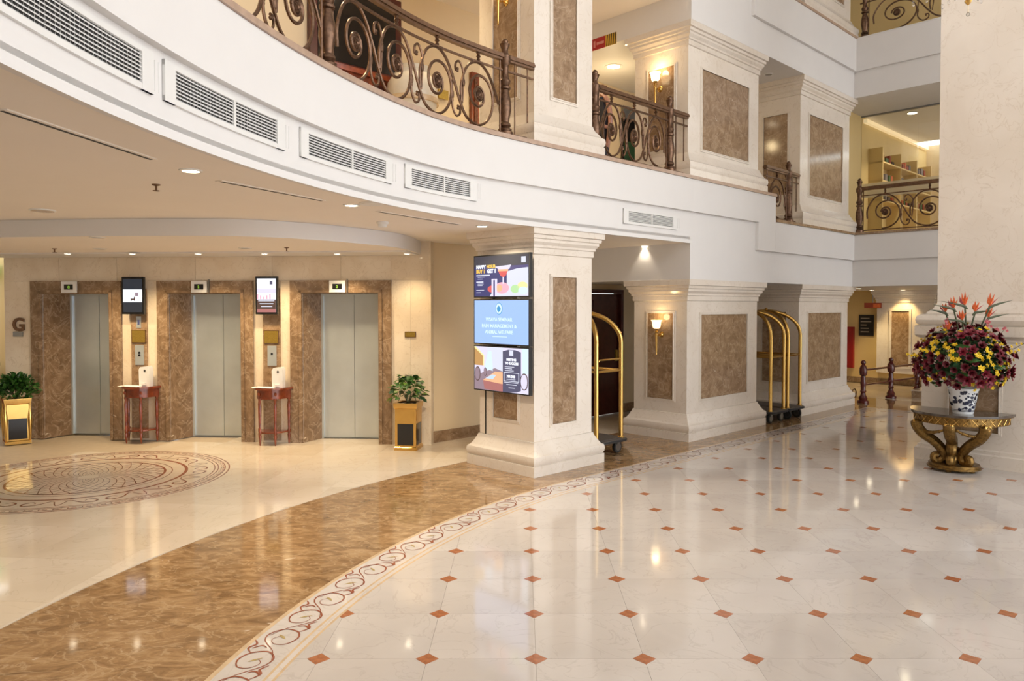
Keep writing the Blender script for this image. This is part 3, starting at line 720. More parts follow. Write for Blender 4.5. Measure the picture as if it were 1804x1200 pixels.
# dropped ceiling in front of the lifts
E = [(-9.6, 8.9), (-7.6, 8.25), (-5.57, 7.85), (-4.2, 7.68), (-3.04, 7.68), (-2.35, 8.05), (-1.85, 8.65), (-1.52, 9.3), (-1.43, 10.1), (-1.42, 10.45)]
Es = spline(E, 8)
poly = Es + [LP(sR + .02 - .2, 0.1), LP(sL - 2.2, .1)]
dc = MB().prism(Es + [LP(sR - .12, -.02), LP(sL - 2.0, -.02)], ZW, Z1 - .001).build('ceiling_lift', 'ceiling_paint'); struct(dc, 'dropped ceiling with curved white edge in front of the lifts')
MB().band(Es, -.012, .012, ZW - .004, Z1 - .002).build('edge_band', 'white_paint', dc)
stp = [LP(sL, -.70), LP(sR - .16, -.70), LP(sR - .16, -.004), LP(sL, -.004)]
MB().prism(stp, ZW - .02, ZW).build('light_strip', 'white_paint', dc)

# ------------------------------------------------------------------ downlights and ceiling fittings
def downlight(px, py, z, label, power, rad=.055, aim=None, warm=(1, .86, .66), size=R(95), blend=.6, lit=True, group='recessed ceiling downlights'):
    x, y = atz(px, py, z)
    r = thing('ceiling_downlight', label, 'downlight', (x, y, z), 0, group)
    MB().lathe([(rad * 1.35, 0), (rad * 1.35, -.006), (rad, -.009), (rad, 0)], 20).build('trim_ring', 'white_plastic', r)
    MB().lathe([(rad * .98, -.003), (rad * .98, -.0065)], 20).build('lens', 'lamp_disc' if lit else 'steel_dark', r)
    if lit and power:
        l = bpy.data.lights.new('lamp', 'SPOT'); l.energy = power; l.color = warm; l.spot_size = size; l.spot_blend = blend; l.shadow_soft_size = .05
        o = bpy.data.objects.new('lamp', l); C.objects.link(o); o.parent = r; o.location = (0, 0, -.03)
        if aim:
            d = Vector(aim) - Vector((x, y, z)); o.rotation_euler = d.to_track_quat('-Z', 'Y').to_euler()
    return r
names = ['far left, over the left planter', 'above the left wall screen', 'above the middle lift', 'above the right wall screen', 'above the right lift', 'at the right end of the strip']
for i, (px, py) in enumerate(((119, 447), (233, 446), (349, 446), (466, 447), (594, 446), (717, 444))):
    x, y = atz(px, 446, ZW - .02); s_ = (x - LW0[0]) * lc + (y - LW0[1]) * ls; tx, ty = LP(s_, -.0)
    downlight(px, 446.5, ZW - .02, 'small lit downlight in the lift strip, ' + names[i], (78, 78, 78, 78, 78, 34)[i], .04, (x + (tx - x) * .45, y + (ty - y) * .45, 1.2), (1, .77, .46), R(104), .9, group='downlights washing the lift wall')
downlight(336, 300, Z1, 'lit downlight in the lobby ceiling nearest the sprinkler head', 105, size=R(140))
downlight(619, 361, Z1, 'lit downlight on the lobby ceiling near the smoke detector', 105, size=R(140))
downlight(849, 398, Z1, 'lit downlight beside the capital of the screen pillar', 105, size=R(140))
downlight(1137, 433, Z1, 'lit downlight in the soffit between the first two pillars', 55)
x_, y_ = W(18.5, w_at(1535, 18.5)); px_, py_ = proj(x_, y_, Z2)
downlight(px_, py_, Z2, 'lit downlight in the corridor ceiling near the black notice board', 52, .06, None, (1, .78, .42))
x_, y_ = W(18.9, w_at(1590, 18.9)); px_, py_ = proj(x_, y_, Z2)
downlight(px_, py_, Z2, 'lit downlight washing the corridor pilaster', 38, .05, (*W(19.3, w_at(1590, 19.3)), 1.0), (1, .68, .28), R(80))
x_, y_ = W(16.4, w_at(1512, 16.4)); px_, py_ = proj(x_, y_, Z2)
downlight(px_, py_, Z2, 'lit downlight at the corner of the right pillar capital', 14, .05)
gl_ = downlight(1081, 117, Z3, 'bright round lamp on the upper gallery ceiling seen past the pillar', 70, .11)
l = bpy.data.lights.new('lamp', 'POINT'); l.energy = 9; l.color = (1, .76, .42); l.shadow_soft_size = .1  # extra point below the round lamp, added to warm the gallery ceiling
o = bpy.data.objects.new('lamp', l); C.objects.link(o); o.parent = gl_; o.location = (0, 0, -.5)
for px, py, z, lb in ((172, 418, ZW, 'unlit round ceiling fitting left, nearer the curved edge'), (176, 438, ZW, 'unlit round ceiling fitting left, nearer the lift wall'), (432, 437, ZW, 'unlit round ceiling fitting above the right side table'),
                      (1354, 131, Z3, 'unlit round fitting in the upper soffit between pillars'), (1432, 175, Z3, 'unlit round fitting in the upper wing soffit')):
    downlight(px, py, z, lb, 0, .06, lit=False, group='unlit ceiling fittings')
for px, py, z, lb, rr in ((75, 370, Z1, 'round ceiling speaker above the lift lobby, left', .11), (655, 358, Z1, 'round ceiling speaker beside the lit downlight', .11)):
    x, y = atz(px, py, z); r = thing('ceiling_speaker', lb, 'speaker', (x, y, z)); MB().lathe([(rr, 0), (rr, -.008), (rr * .9, -.012)], 24).build('rim', 'white_plastic', r); MB().lathe([(rr * .88, -.008), (rr * .88, -.0135)], 24).build('mesh_cover', 'tan_stone' if px < 100 else 'white_plastic', r)
for px, py, z, lb in ((275, 325, Z1, 'brass sprinkler head on the main lobby ceiling'), (96, 438, ZW, 'sprinkler head on the dropped ceiling, left'), (505, 436, ZW, 'sprinkler head on the dropped ceiling, right')):
    x, y = atz(px, py, z); r = thing('sprinkler', lb, 'sprinkler', (x, y, z), 0, 'ceiling sprinklers')
    MB().lathe([(.03, 0), (.03, -.006), (.012, -.012)], 14).build('rosette', 'rail_bronze', r); MB().lathe([(.008, -.01), (.008, -.045)], 8).build('pipe', 'rail_bronze', r); MB().lathe([(.024, -.045), (.024, -.049)], 12).build('deflector', 'rail_bronze', r)
x, y = atz(674, 391, Z1); r = thing('smoke_detector', 'white dome smoke detector on the lobby ceiling', 'smoke detector', (x, y, Z1)); MB().lathe([(.065, 0), (.065, -.018), (.05, -.03), (.045, -.055), (.02, -.062)], 24).build('dome', 'white_plastic', r); MB().lathe([(.047, -.036), (.047, -.043)], 16).build('vent_slot', 'dark_void', r)
for (a_, b_), lb in ((((0, 192), (268, 280)), 'long dark slot diffuser nearest the left edge'), (((385, 318), (568, 353)), 'middle slot diffuser in the lobby ceiling'), (((666, 372), (808, 395)), 'slot diffuser closest to the screen pillar')):
    p, q = atz(*a_, Z1), atz(*b_, Z1); an = math.atan2(q[1] - p[1], q[0] - p[0]); L_ = math.hypot(q[0] - p[0], q[1] - p[1])
    r = thing('slot_diffuser', lb, 'air slot', (*p, Z1), an, 'ceiling slot diffusers'); MB().box(0, L_, -.035, .035, -.006, 0).build('flange', 'ceiling_paint', r); MB().box(.01, L_ - .01, -.01, .01, -.008, -.005).build('slot', 'dark_void', r)

# ------------------------------------------------------------------ air grilles in the fascia
def grille(px0, px1, z0, z1, label, pl=None):
    P0 = PATH; i0, i1 = idx_px(P0, px0, (z0 + z1) / 2) if px0 > -50 else 0, idx_px(P0, px1, (z0 + z1) / 2)
    if px0 <= -50: i0 = max(0, i1 - int(2.3 / .1))
    seg = P0[i0:i1 + 1]
    if len(seg) < 2: return
    mid_ = seg[len(seg) // 2]
    r = thing('air_grille', label, 'air grille', (mid_[0], mid_[1], z0), 0, 'air grilles in the curved fascia')
    loc = (-mid_[0], -mid_[1], -z0)
    fwz = .028
    MB().band(seg, -.018, .02, z0, z0 + fwz).band(seg, -.018, .02, z1 - fwz, z1).band(seg[:2], -.0185, .02, z0, z1).band(seg[-2:], -.0185, .02, z0, z1).build('frame', 'grille_white', r, loc)
    MB().band(seg, -.002, .004, z0 + fwz, z1 - fwz).build('duct', 'dark_void', r, loc)
    k = len(seg) // 2; c_ = seg[k]; d_ = (seg[k+1][0] - c_[0], seg[k+1][1] - c_[1]); dn = math.hypot(*d_); e_ = (c_[0] + d_[0] / dn * .02, c_[1] + d_[1] / dn * .02)
    MB().band([c_, e_], -.017, .0, z0 + fwz, z1 - fwz).build('mullion', 'grille_white', r, loc)
    n = 8
    for q in range(n):
        zc = z0 + fwz + (z1 - z0 - 2 * fwz) * (q + .5) / n
        A_, B_ = offset(seg, -.014), offset(seg, -.003); m = MB(); N = len(seg)
        m.add([(p[0], p[1], zc - .006) for p in A_] + [(p[0], p[1], zc + .004) for p in B_], [(i, i + 1, N + i + 1, N + i) for i in range(N - 1)])
        m.add([(p[0], p[1], zc - .010) for p in A_] + [(p[0], p[1], zc - .006) for p in A_], [(i, i + 1, N + i + 1, N + i) for i in range(N - 1)])
        m.build('slat', 'grille_white', r, loc)
    V = MB(); tot = len(seg) * 3
    for q in range(tot):
        f_ = q / 3; i = min(int(f_), len(seg) - 2); t = f_ - i
        x = seg[i][0] + (seg[i+1][0] - seg[i][0]) * t; y = seg[i][1] + (seg[i+1][1] - seg[i][1]) * t; dx, dy = seg[i+1][0] - seg[i][0], seg[i+1][1] - seg[i][1]; dd = math.hypot(dx, dy)
        V.band([(x, y), (x + dx / dd * .002, y + dy / dd * .002)], -.003, .0, z0 + fwz, z1 - fwz)
    tag(V.build('fins', 'grille_white', r, loc), kind='stuff')
grille(-100, 256, 3.03, 3.245, 'white air grille at the top left corner, cut by the frame')
grille(294, 497, 3.03, 3.245, 'second white air grille from the left edge')
grille(523, 686, 3.03, 3.245, 'third white air grille from the left edge')
grille(706, 839, 3.03, 3.245, 'fourth white air grille, left of the screen pillar')
grille(1097, 1190, 3.0, 3.19, 'short white air grille right of the screen pillar')

# ------------------------------------------------------------------ railings
def path_eval(path):
    L = [0]
    for p, q in zip(path, path[1:]): L.append(L[-1] + math.hypot(q[0] - p[0], q[1] - p[1]))
    def f(s, off=0.0):
        s_ = min(max(s, 0), L[-1] - 1e-6); k = 0
        lo, hi = 0, len(L) - 2
        while lo < hi:
            m_ = (lo + hi + 1) // 2
            if L[m_] <= s_: lo = m_
            else: hi = m_ - 1
        k = lo; t = (s_ - L[k]) / (L[k+1] - L[k]); dx, dy = path[k+1][0] - path[k][0], path[k+1][1] - path[k][1]; d = math.hypot(dx, dy); ex = s - s_
        return (path[k][0] + dx * t + dx / d * ex - dy / d * off, path[k][1] + dy * t + dy / d * ex + dx / d * off)
    return f, L[-1]
NEWEL = [(.07, 0), (.07, .07), (.055, .08), (.06, .10), (.04, .12), (.052, .14), (.05, .16), (.036, .18), (.04, .22), (.056, .32), (.05, .42), (.036, .50), (.034, .53), (.05, .54), (.05, .56), (.034, .575), (.045, .60), (.05, .63), (.036, .66),
         (.03, .70), (.034, .80), (.05, .83), (.05, .90), (.03, .93), (.027, .97), (.04, 1.01), (.045, 1.03), (.028, 1.04), (.03, 1.06), (.018, 1.085), (.004, 1.095)]
newel_me = MB().lathe([(r_ * 1.3, z_) for r_, z_ in NEWEL], 12).mesh('newel_post', 'bronze_iron')
rose_m = MB()
for q in range(7):
    a = 2 * math.pi * q / 7; rose_m.ball((.022 * math.cos(a), 0, .022 * math.sin(a)), .016, seg=6, rings=4)
rose_m.ball((0, -.006, 0), .017, seg=8, rings=5); rose_m.tube([(.042 * math.cos(2 * math.pi * q / 16), 0, .042 * math.sin(2 * math.pi * q / 16)) for q in range(16)], .010, 6, True)
rose_m.v = rose_m.v
rose_me = rose_m.mesh('rosette', 'bronze_iron')
STROKE = [(-.275, -.10), (-.275, .06), (-.17, .24), (.0, .295), (.15, .225), (.27, .06), (.36, -.10), (.46, -.225)]
NTAIL = len(STROKE)
for q in range(27):
    t = q / 26; a = R(-100 + 640 * t); rr = .285 * (1 - t) + .062 * t - .05 * math.sin(math.pi * t)
    STROKE.append((.66 + rr * math.cos(a), rr * math.sin(a)))
CURL = [(.405, -.12), (.42, .05), (.415, .17), (.36, .245), (.30, .225), (.295, .165), (.335, .155)]
def railing(label, path, zf, newels, s0, s1, mirror=False, P=.66, group='wrought iron railings of the galleries', phase=0.0, solid_bud=True):
    f, Ltot = path_eval(path)
    x0, y0 = f(s0); r = thing('iron_railing', label, 'railing', (x0, y0, zf), 0, group)
    M = lambda s, h, o=0.0: (f(s, o)[0] - x0, f(s, o)[1] - y0, h)
    n = max(2, int((s1 - s0) / .12)); ss = [s0 + (s1 - s0) * i / n for i in range(n + 1)]; pl = [f(s) for s in ss]; loc = (-x0, -y0, 0)
    MB().band(pl, -.042, .042, .87, .90).band(pl, -.03, .03, .90, .918).band(pl, -.026, .026, .845, .87).build('handrail', 'rail_bronze', r, loc)
    MB().band(pl, -.011, .011, .735, .755).build('upper_rail', 'bronze_iron', r, loc)
    MB().band(pl, -.011, .011, .05, .07).build('bottom_rail', 'bronze_iron', r, loc)
    for s in newels: inst('newel_post', newel_me, r, M(s, 0))
    bounds = sorted([s0] + list(newels) + [s1])
    HCc = .40
    for a_, b_ in zip(bounds, bounds[1:]):
        if b_ - a_ < .5:
            if b_ - a_ > .15:
                for q in (.35, .8): MB().rod(M(a_ + (b_ - a_) * q, 0), M(a_ + (b_ - a_) * q, .85), .009, 6).build('bar', 'bronze_iron', r)
            continue
        for s in (a_ + .075, b_ - .075): MB().rod(M(s, 0.0), M(s, .86), .011, 6).build('bar', 'bronze_iron', r)
        span = b_ - a_ - .18; k = max(1, round(span / P)); p_ = span / k; sc_ = p_ / .66
        for q in range(k):
            c0 = a_ + .09 + p_ * (q + .5)
            def mp(x, y):
                xx = -x if mirror else x; return M(c0 + xx * sc_, HCc + y * 1.14)
            def clampx(x): 
                xx = c0 + (-x if mirror else x) * sc_; return a_ + .085 < xx < b_ - .085
            pts = [mp(x, y) for x, y in spline(STROKE, 5) if clampx(x)]
            # the stroke of this unit ends in the next unit's eye; the first unit also gets its own eye
            if len(pts) > 8: MB().tube(pts, [.0145] * len(pts), 6).build('scroll', 'bronze_iron', r)
            if (q == 0 and not mirror) or (q == k - 1 and mirror):
                own = [mp(x - .66, y) for x, y in spline(STROKE[NTAIL:], 5) if clampx(x - .66)]; MB().tube(own, .0145, 6).build('scroll', 'bronze_iron', r)
            dxy = f(c0 + .01); dd = f(c0); an = math.atan2(dxy[1] - dd[1], dxy[0] - dd[0])
            inst('rosette', rose_me, r, mp(.0, -.005), (0, 0, an), (1.3, 1.6, 1.3))
            for sg in (1, -1):
                cp_ = [(x, y) if sg == 1 else (.66 - x, -y) for x, y in CURL]
                if all(clampx(x) for x, y in cp_):
                    pts = [mp(x, y) for x, y in spline(cp_, 5)]; b = MB().tube(pts, [.008 + .004 * min(1, i / 6) for i in range(len(pts))], 6)
                    cc = mp(*((.418, .07) if sg == 1 else (.242, -.07))); b.ball(cc, .02, 1, 1, 2.6, 8, 6); b.ball((cc[0], cc[1], cc[2] + .055 * sg), .014, 1, 1, 1.6, 6, 4)
                    e_ = mp(*((.325, .175) if sg == 1 else (.335, -.175))); b.ball(e_, .017, seg=8, rings=5)
                    b.build('leaf_curl', 'bronze_iron', r)
            kn = M(c0, 0); MB().lathe([(.008, .75), (.022, .765), (.012, .785), (.026, .80), (.014, .82), (.024, .838), (.012, .848)], 10, (kn[0], kn[1], 0)).build('collar_knob', 'bronze_iron', r)
    return r
rp = offset(PATH, .13)
fR, LR = path_eval(rp)
def s_px(px, z, f, L):
    return min((i * .01 for i in range(int(L * 100))), key=lambda s: abs(proj(*f(s), z)[0] - px) if f(s)[1] > 1 else 1e9)
sN1, sN2 = s_px(577, 4.1, fR, LR), s_px(889, 4.1, fR, LR)
sA = min((i * .01 for i in range(int(LR * 100))), key=lambda s: abs(UW(*fR(s))[0] - 6.06) + (0 if fR(s)[1] > 6 else 9))
railing('long curved wrought iron railing above the air grilles', rp, ZA, [sN1 - 2.75, sN1, sN2], max(0, sN1 - 5.6), sA)
def straight(u0, w0, u1, w1): 
    n = 20; return [W(u0 + (u1 - u0) * i / n, w0 + (w1 - w0) * i / n) for i in range(n + 1)]
railing('wrought iron railing between the two nearest upper pillars', straight(7.09, 5.98, 9.21, 5.98), ZA, [.06, u_at(1178, 5.98) - 7.09], 0, 2.12, mirror=True, P=.5)
railing('short wrought iron railing just left of the shop front pillar', straight(11.57, 6.0, 12.79, 6.0), ZC, [u_at(1387, 6.0) - 11.57], 0, 1.22, mirror=True, P=.62)
wn = w_at(1512, 15.1)
railing('wrought iron railing in front of the glazed shop front', straight(15.1, 5.85, 15.1, -1.5), ZC, [5.85 - wn], 0, 7.3, P=.82)
wn3 = w_at(1518, 15.1)
railing('dark wrought iron railing of the top floor right wing', straight(15.1, 5.85, 15.1, -1.5), Z3T + .03, [5.85 - wn3], 0, 7.3, P=.95)
railing('top floor wrought iron railing beside the corner pillar', straight(11.3, 6.0, 12.79, 6.0), Z3T + .04, [.9], 0, 1.48, mirror=True, P=.62)

# ------------------------------------------------------------------ wall lamps
def sconce(label, u, w, z, bright, power):
    r = thing('wall_lamp', label, 'wall lamp', W(u, w, z), TH - R(90), 'brass torch wall lamps')
    MB().lathe([(.004, -.30), (.012, -.29), (.010, -.26), (.013, -.24), (.020, -.02), (.026, .0), (.018, .02), (.024, .035), (.03, .05), (.018, .06), (.03, .085), (.035, .09)], 12, (0, -.13, 0)).build('torch_stem', 'brass', r)
    MB().tube([(0, -.13, .0), (.0, -.09, -.015), (0, -.05, 0), (0, 0, .0)], .011, 8).build('arm', 'brass', r)
    MB().lathe([(.045, 0), (.045, .008), (.03, .014), (.02, .03)], 16).xf(Matrix.Rotation(R(90), 4, 'X')).build('back_plate', 'brass', r)
    MB().lathe([(.035, .09), (.055, .11), (.062, .15), (.066, .19), (.082, .215), (.078, .215), (.06, .19), (.054, .15), (.045, .115), (.01, .10)], 18, (0, -.13, 0)).build('glass_shade', 'sconce_bright' if bright else 'sconce_glass', r)
    l = bpy.data.lights.new('bulb', 'POINT'); l.energy = power; l.color = (1, .70, .36); l.shadow_soft_size = .05
    o = bpy.data.objects.new('bulb', l); C.objects.link(o); o.parent = r; o.location = (0, -.13, .26)
sconce('brass torch wall lamp on the ground floor pillar', 9.215 - .004, w_at(1158, 9.1), HC + (539 - 590) / F * 10.9, False, 1.5)
sconce('glowing brass torch wall lamp on the upper pillar', 9.215 - .004, w_at(1154, 9.1), HC + (539 - 155) / F * 10.9, True, 3)
sconce('brass torch wall lamp at the top edge above the curved railing', 6.065 - .004, w_at(880, 5.95), HC + (539 - 5) / F * 8.75, True, 3)

# ------------------------------------------------------------------ advertising screens on the pillar
tvs = [(2.05, 2.555, 'top advertising screen on the pillar, drinks offer on dark blue'), (1.49, 2.03, 'middle advertising screen on the pillar, pale blue with round emblem'), (.93, 1.475, 'bottom advertising screen on the pillar, dining room picture')]
UTV = 5.925; wc = (5.905 + 6.86) / 2; HWt = .478
for k, (z0, z1, lb) in enumerate(tvs):
    r = thing('advertising_screen', lb, 'screen', W(UTV, wc, z0), TH - R(90), 'stacked advertising screens'); h = z1 - z0
    MB().box(-HWt, HWt, 0, .05, 0, h).build('casing', 'black_matte', r)
    MB().box(-.13, .13, .05, 6.065 - UTV - .005, .12, h - .12).build('wall_bracket', 'steel_dark', r)
    X0, X1, Zb, Zt = -HWt + .014, HWt - .014, .014, h - .014; WW = X1 - X0; HH = Zt - Zb
    S = MB().box(X0, X1, -.002, .001, Zb, Zt).build('display', ('scr_navy', 'scr_blue', 'scr_lilac')[k], r)
    def rect(a, b, c, d, mat, lay=1, nm='picture'):
        return MB().box(X0 + a * WW, X0 + b * WW, -.002 - .0012 * lay, -.0015, Zb + c * HH, Zb + d * HH).build(nm, mat, S)
    def shape(pts, mat, lay=1, nm='picture'):
        m = MB(); n = len(pts); y0 = -.002 - .0012 * lay
        return m.add([(X0 + p[0] * WW, y0, Zb + p[1] * HH) for p in pts] + [(X0 + p[0] * WW, -.0015, Zb + p[1] * HH) for p in pts], [tuple(range(n)), tuple(range(2 * n - 1, n - 1, -1))] + [(i, (i + 1) % n, n + (i + 1) % n, n + i) for i in range(n)]).build(nm, mat, S, ang=0)
    def disc(cx, cz, rx, rz, mat, lay=1, a0=0, a1=360, nm='picture'): return shape([(cx + rx * math.cos(R(a0 + (a1 - a0) * i / 20)), cz + rz * math.sin(R(a0 + (a1 - a0) * i / 20))) for i in range(20 + (a1 - a0 < 360))], mat, lay, nm)
    def tx(s_, a, c, hgt, mat, lay=4, bold=.0, al='LEFT'): return text(s_, hgt * HH, mat, S, (X0 + a * WW, -.003 - .0012 * lay, Zb + c * HH), bold=bold, align=al)
    if k == 0:
        rect(0, 1, .74, 1, 'scr_grey', 1); shape([(.45, .74), (1, .74), (1, .55), (.62, .6)], 'scr_navy2', 1)
        shape([(.62, .60), (.80, .66), (1, .68), (1, .0), (.3, 0), (.34, .08), (.62, .20)], 'scr_pale', 2)
        disc(.36, .18, .10, .09, 'scr_red', 3); disc(.53, .20, .13, .14, 'scr_pink', 3); disc(.48, .20, .06, .09, 'scr_peach', 4); disc(.77, .17, .08, .10, 'scr_lime', 3); disc(.90, .24, .09, .10, 'scr_yellow', 3); disc(.91, .13, .08, .09, 'scr_ice', 4)
        shape([(.40, .73), (.70, .76), (.665, .66), (.50, .63)], 'scr_lilac', 4); shape([(.46, .63), (.645, .63), (.60, .50), (.555, .46), (.505, .50)], 'scr_red', 4); shape([(.46, .66), (.645, .66), (.645, .61), (.46, .61)], 'scr_peach', 5); rect(.545, .565, .30, .47, 'scr_lilac', 4)
        rect(.34, .44, .0, .43, 'scr_lilac', 5); rect(.375, .405, .0, .40, 'scr_navy2', 6); rect(.88, .955, .80, .94, 'scr_pale', 3, 'logo')
        tx('HAPPY', .045, .70, .115, 'scr_white', 4, .0035); tx('HOUR', .245, .70, .115, 'scr_gold', 4, .0035); tx('BUY 1', .045, .585, .125, 'scr_gold', 4, .0035); tx('GET 1', .255, .585, .125, 'scr_white', 4, .0035)
        for a, b, c in ((.045, .30, .51), (.07, .21, .475), (.07, .16, .43), (.045, .175, .345), (.07, .18, .305), (.07, .16, .265), (.045, .19, .15), (.045, .13, .09)): rect(a, b, c, c + (.03 if a < .05 and c > .3 else .012), 'scr_pale', 4, 'caption_line')
    if k == 1:
        disc(.475, .81, .062, .135, 'scr_logo', 3, nm='emblem'); disc(.475, .81, .054, .12, 'scr_ice', 4, nm='emblem'); disc(.475, .80, .034, .06, 'scr_logo', 5, nm='emblem'); shape([(.44, .82), (.455, .85), (.465, .83), (.475, .89), (.485, .83), (.495, .85), (.51, .82), (.475, .72)], 'scr_logo', 6, 'emblem')
        for s_, c in (('WSAVA SEMINAR', .52), ('PAIN MANAGEMENT &', .37), ('ANIMAL WELFARE', .23)): tx(s_, .475, c, .115, 'scr_ice', 4, .001, 'CENTER')
        rect(.35, .62, .155, .17, 'scr_ice', 3, 'caption_line')
    if k == 2:
        shape([(0, 1), (.17, .78), (.17, .56), (0, .56)], 'scr_tan', 1); shape([(.0, 1), (.02, 1), (.19, .80), (.19, .56), (.17, .56), (.17, .78), (0, .97)], 'scr_yellow', 2); rect(.24, .55, .45, 1, 'scr_pale', 1); shape([(.20, .5), (.27, .9), (.33, .9), (.36, .45)], 'scr_ice', 2)
        shape([(0, .0), (0, .30), (.20, .42), (.40, .52), (.56, .45), (.56, 0)], 'scr_mauve', 2); shape([(.17, .22), (.40, .44), (.56, .44), (.56, .17)], 'scr_peach', 3); shape([(.17, .22), (.56, .17), (.56, .0), (.20, .02)], 'scr_rose', 3); shape([(.22, .27), (.35, .37), (.42, .36), (.36, .26)], 'scr_blue2', 4)
        for cx, cz, rx, rz in ((.065, .36, .055, .17), (.215, .42, .028, .10), (.93, .27, .065, .19)): disc(cx, cz, rx, rz, 'scr_brown', 4); disc(cx, cz, rx * .85, rz * .87, 'scr_mauve' if cx < .5 else 'scr_lilac', 5)
        rect(.89, 1, .45, 1, 'scr_ice', 2); shape([(.55, .0), (.55, .92), (.65, .96), (.77, .96), (.87, .92), (.87, .06), (.80, .02), (.65, 0)], 'scr_slate', 6); rect(.67, .74, .83, .95, 'scr_pale', 7, 'logo')
        tx('MEETING', .71, .715, .075, 'scr_white', 8, .002, 'CENTER'); tx('TO SUCCESS', .715, .63, .075, 'scr_white', 8, .002, 'CENTER'); tx('399.000', .70, .335, .085, 'scr_white', 8, .002, 'CENTER')
        for a, b, c in ((.59, .76, .57), (.59, .72, .53), (.59, .75, .485), (.62, .78, .29), (.58, .83, .22), (.62, .80, .17), (.66, .77, .10)): rect(a, b, c, c + .014, 'scr_pale', 8, 'caption_line')
        for a, b, c, d in ((.57, .845, .44, .452), (.57, .845, .25, .262), (.57, .58, .25, .452), (.835, .845, .25, .452)): rect(a, b, c, d, 'scr_pale', 8, 'price_frame')
cbl = MB().box(-.008, .008, -.006, 0, .0, .93).build('screen_cable_duct', 'black_matte', None, W(6.065, 6.80, 0), TH - R(90)); tag(cbl, 'thin dark cable running down the pillar below the screens', 'cable')

# ------------------------------------------------------------------ half-moon side tables, papers and dispensers
def side_table(label, px, k):
    s_ = s_at(px, -.28); r = thing('side_table', label, 'side table', lift_root('', s_, -.03), LA, 'red wooden half-moon side tables')
    hw, dp, H = .245, .30, .80
    def half(o, n=18): return [(-(hw + o), 0)] + [((hw + o) * math.cos(R(180 + 180 * i / n)), (dp + o) * math.sin(R(180 + 180 * i / n))) for i in range(1, n)] + [(hw + o, 0)]
    MB().prism(half(.02), H - .025, H).build('table_top', 'red_wood', r)
    MB().prism(half(-.012), H - .15, H - .025).build('apron', 'red_wood', r)
    MB().prism(half(-.03), .17, .19).build('lower_shelf', 'red_wood', r)
    prof = [(.008, 0), (.014, .05), (.021, .13), (.016, .15), (.022, .16), (.022, .20), (.015, .21), (.017, .30), (.022, .55), (.016, .62), (.024, .64), (.024, .66)]
    for x, y in ((-.215, -.03), (.215, -.03), (-.11, -.25), (.11, -.25)): MB().lathe(prof, 10, (x, y, 0)).build('leg', 'red_wood', r)
    for x, y in ((-.12, -.262), (.12, -.262)): MB().ball((x, y, .72), .02, 1, .6, 1.3, 8, 6).build('carved_boss', 'red_wood', r)
    x, y = LP(s_ - .10, -.03 - .17)
    p = thing('paper_sheets', 'white papers lying on the %s side table' % k, 'paper', (x, y, H), LA + R(6), 'papers on the side tables')
    m = MB()
    for q, (dx, dy, a) in enumerate(((-.05, 0, .1), (.06, -.03, -.12), (0, .02, .02))): m.add([tuple(Matrix.Rotation(a, 3, 'Z') @ Vector((x_, y_, 0)) + Vector((dx, dy, .002 + q * .0025 + (.006 if (x_ < 0) else 0)))) for x_, y_ in ((-.10, -.07), (.10, -.07), (.10, .07), (-.10, .07))], [(0, 1, 2, 3)])
    m.build('sheet', 'paper', p)
    x, y = LP(s_ + .095, -.03 - .09)
    d = thing('soap_dispenser', 'white plastic hand sanitiser dispenser on the %s side table' % k, 'dispenser', (x, y, H), LA, 'hand sanitiser dispensers')
    pts = [(-.075, 0), (.075, 0), (.08, .25), (.06, .29), (-.06, .275), (-.08, .24)]
    m = MB(); m.prism([(p_[0], p_[1]) for p_ in pts], -.05, .05); m.v = [(a, b, c) for a, c, b in [(v[0], v[1], v[2]) for v in m.v]]
    m.build('housing', 'white_plastic', d)
    MB().lathe([(.016, 0), (.016, .004)], 12).xf(Matrix.Translation((.01, -.05, .225)) @ Matrix.Rotation(R(90), 4, 'X')).build('sensor_eye', 'steel_dark', d)
    MB().box(-.03, .03, -.075, -.045, .02, .05).build('nozzle', 'white_plastic', d)
side_table('red wooden half-moon table between the left and middle lifts', 233, 'left')
side_table('red wooden half-moon table between the middle and right lifts', 470, 'right')

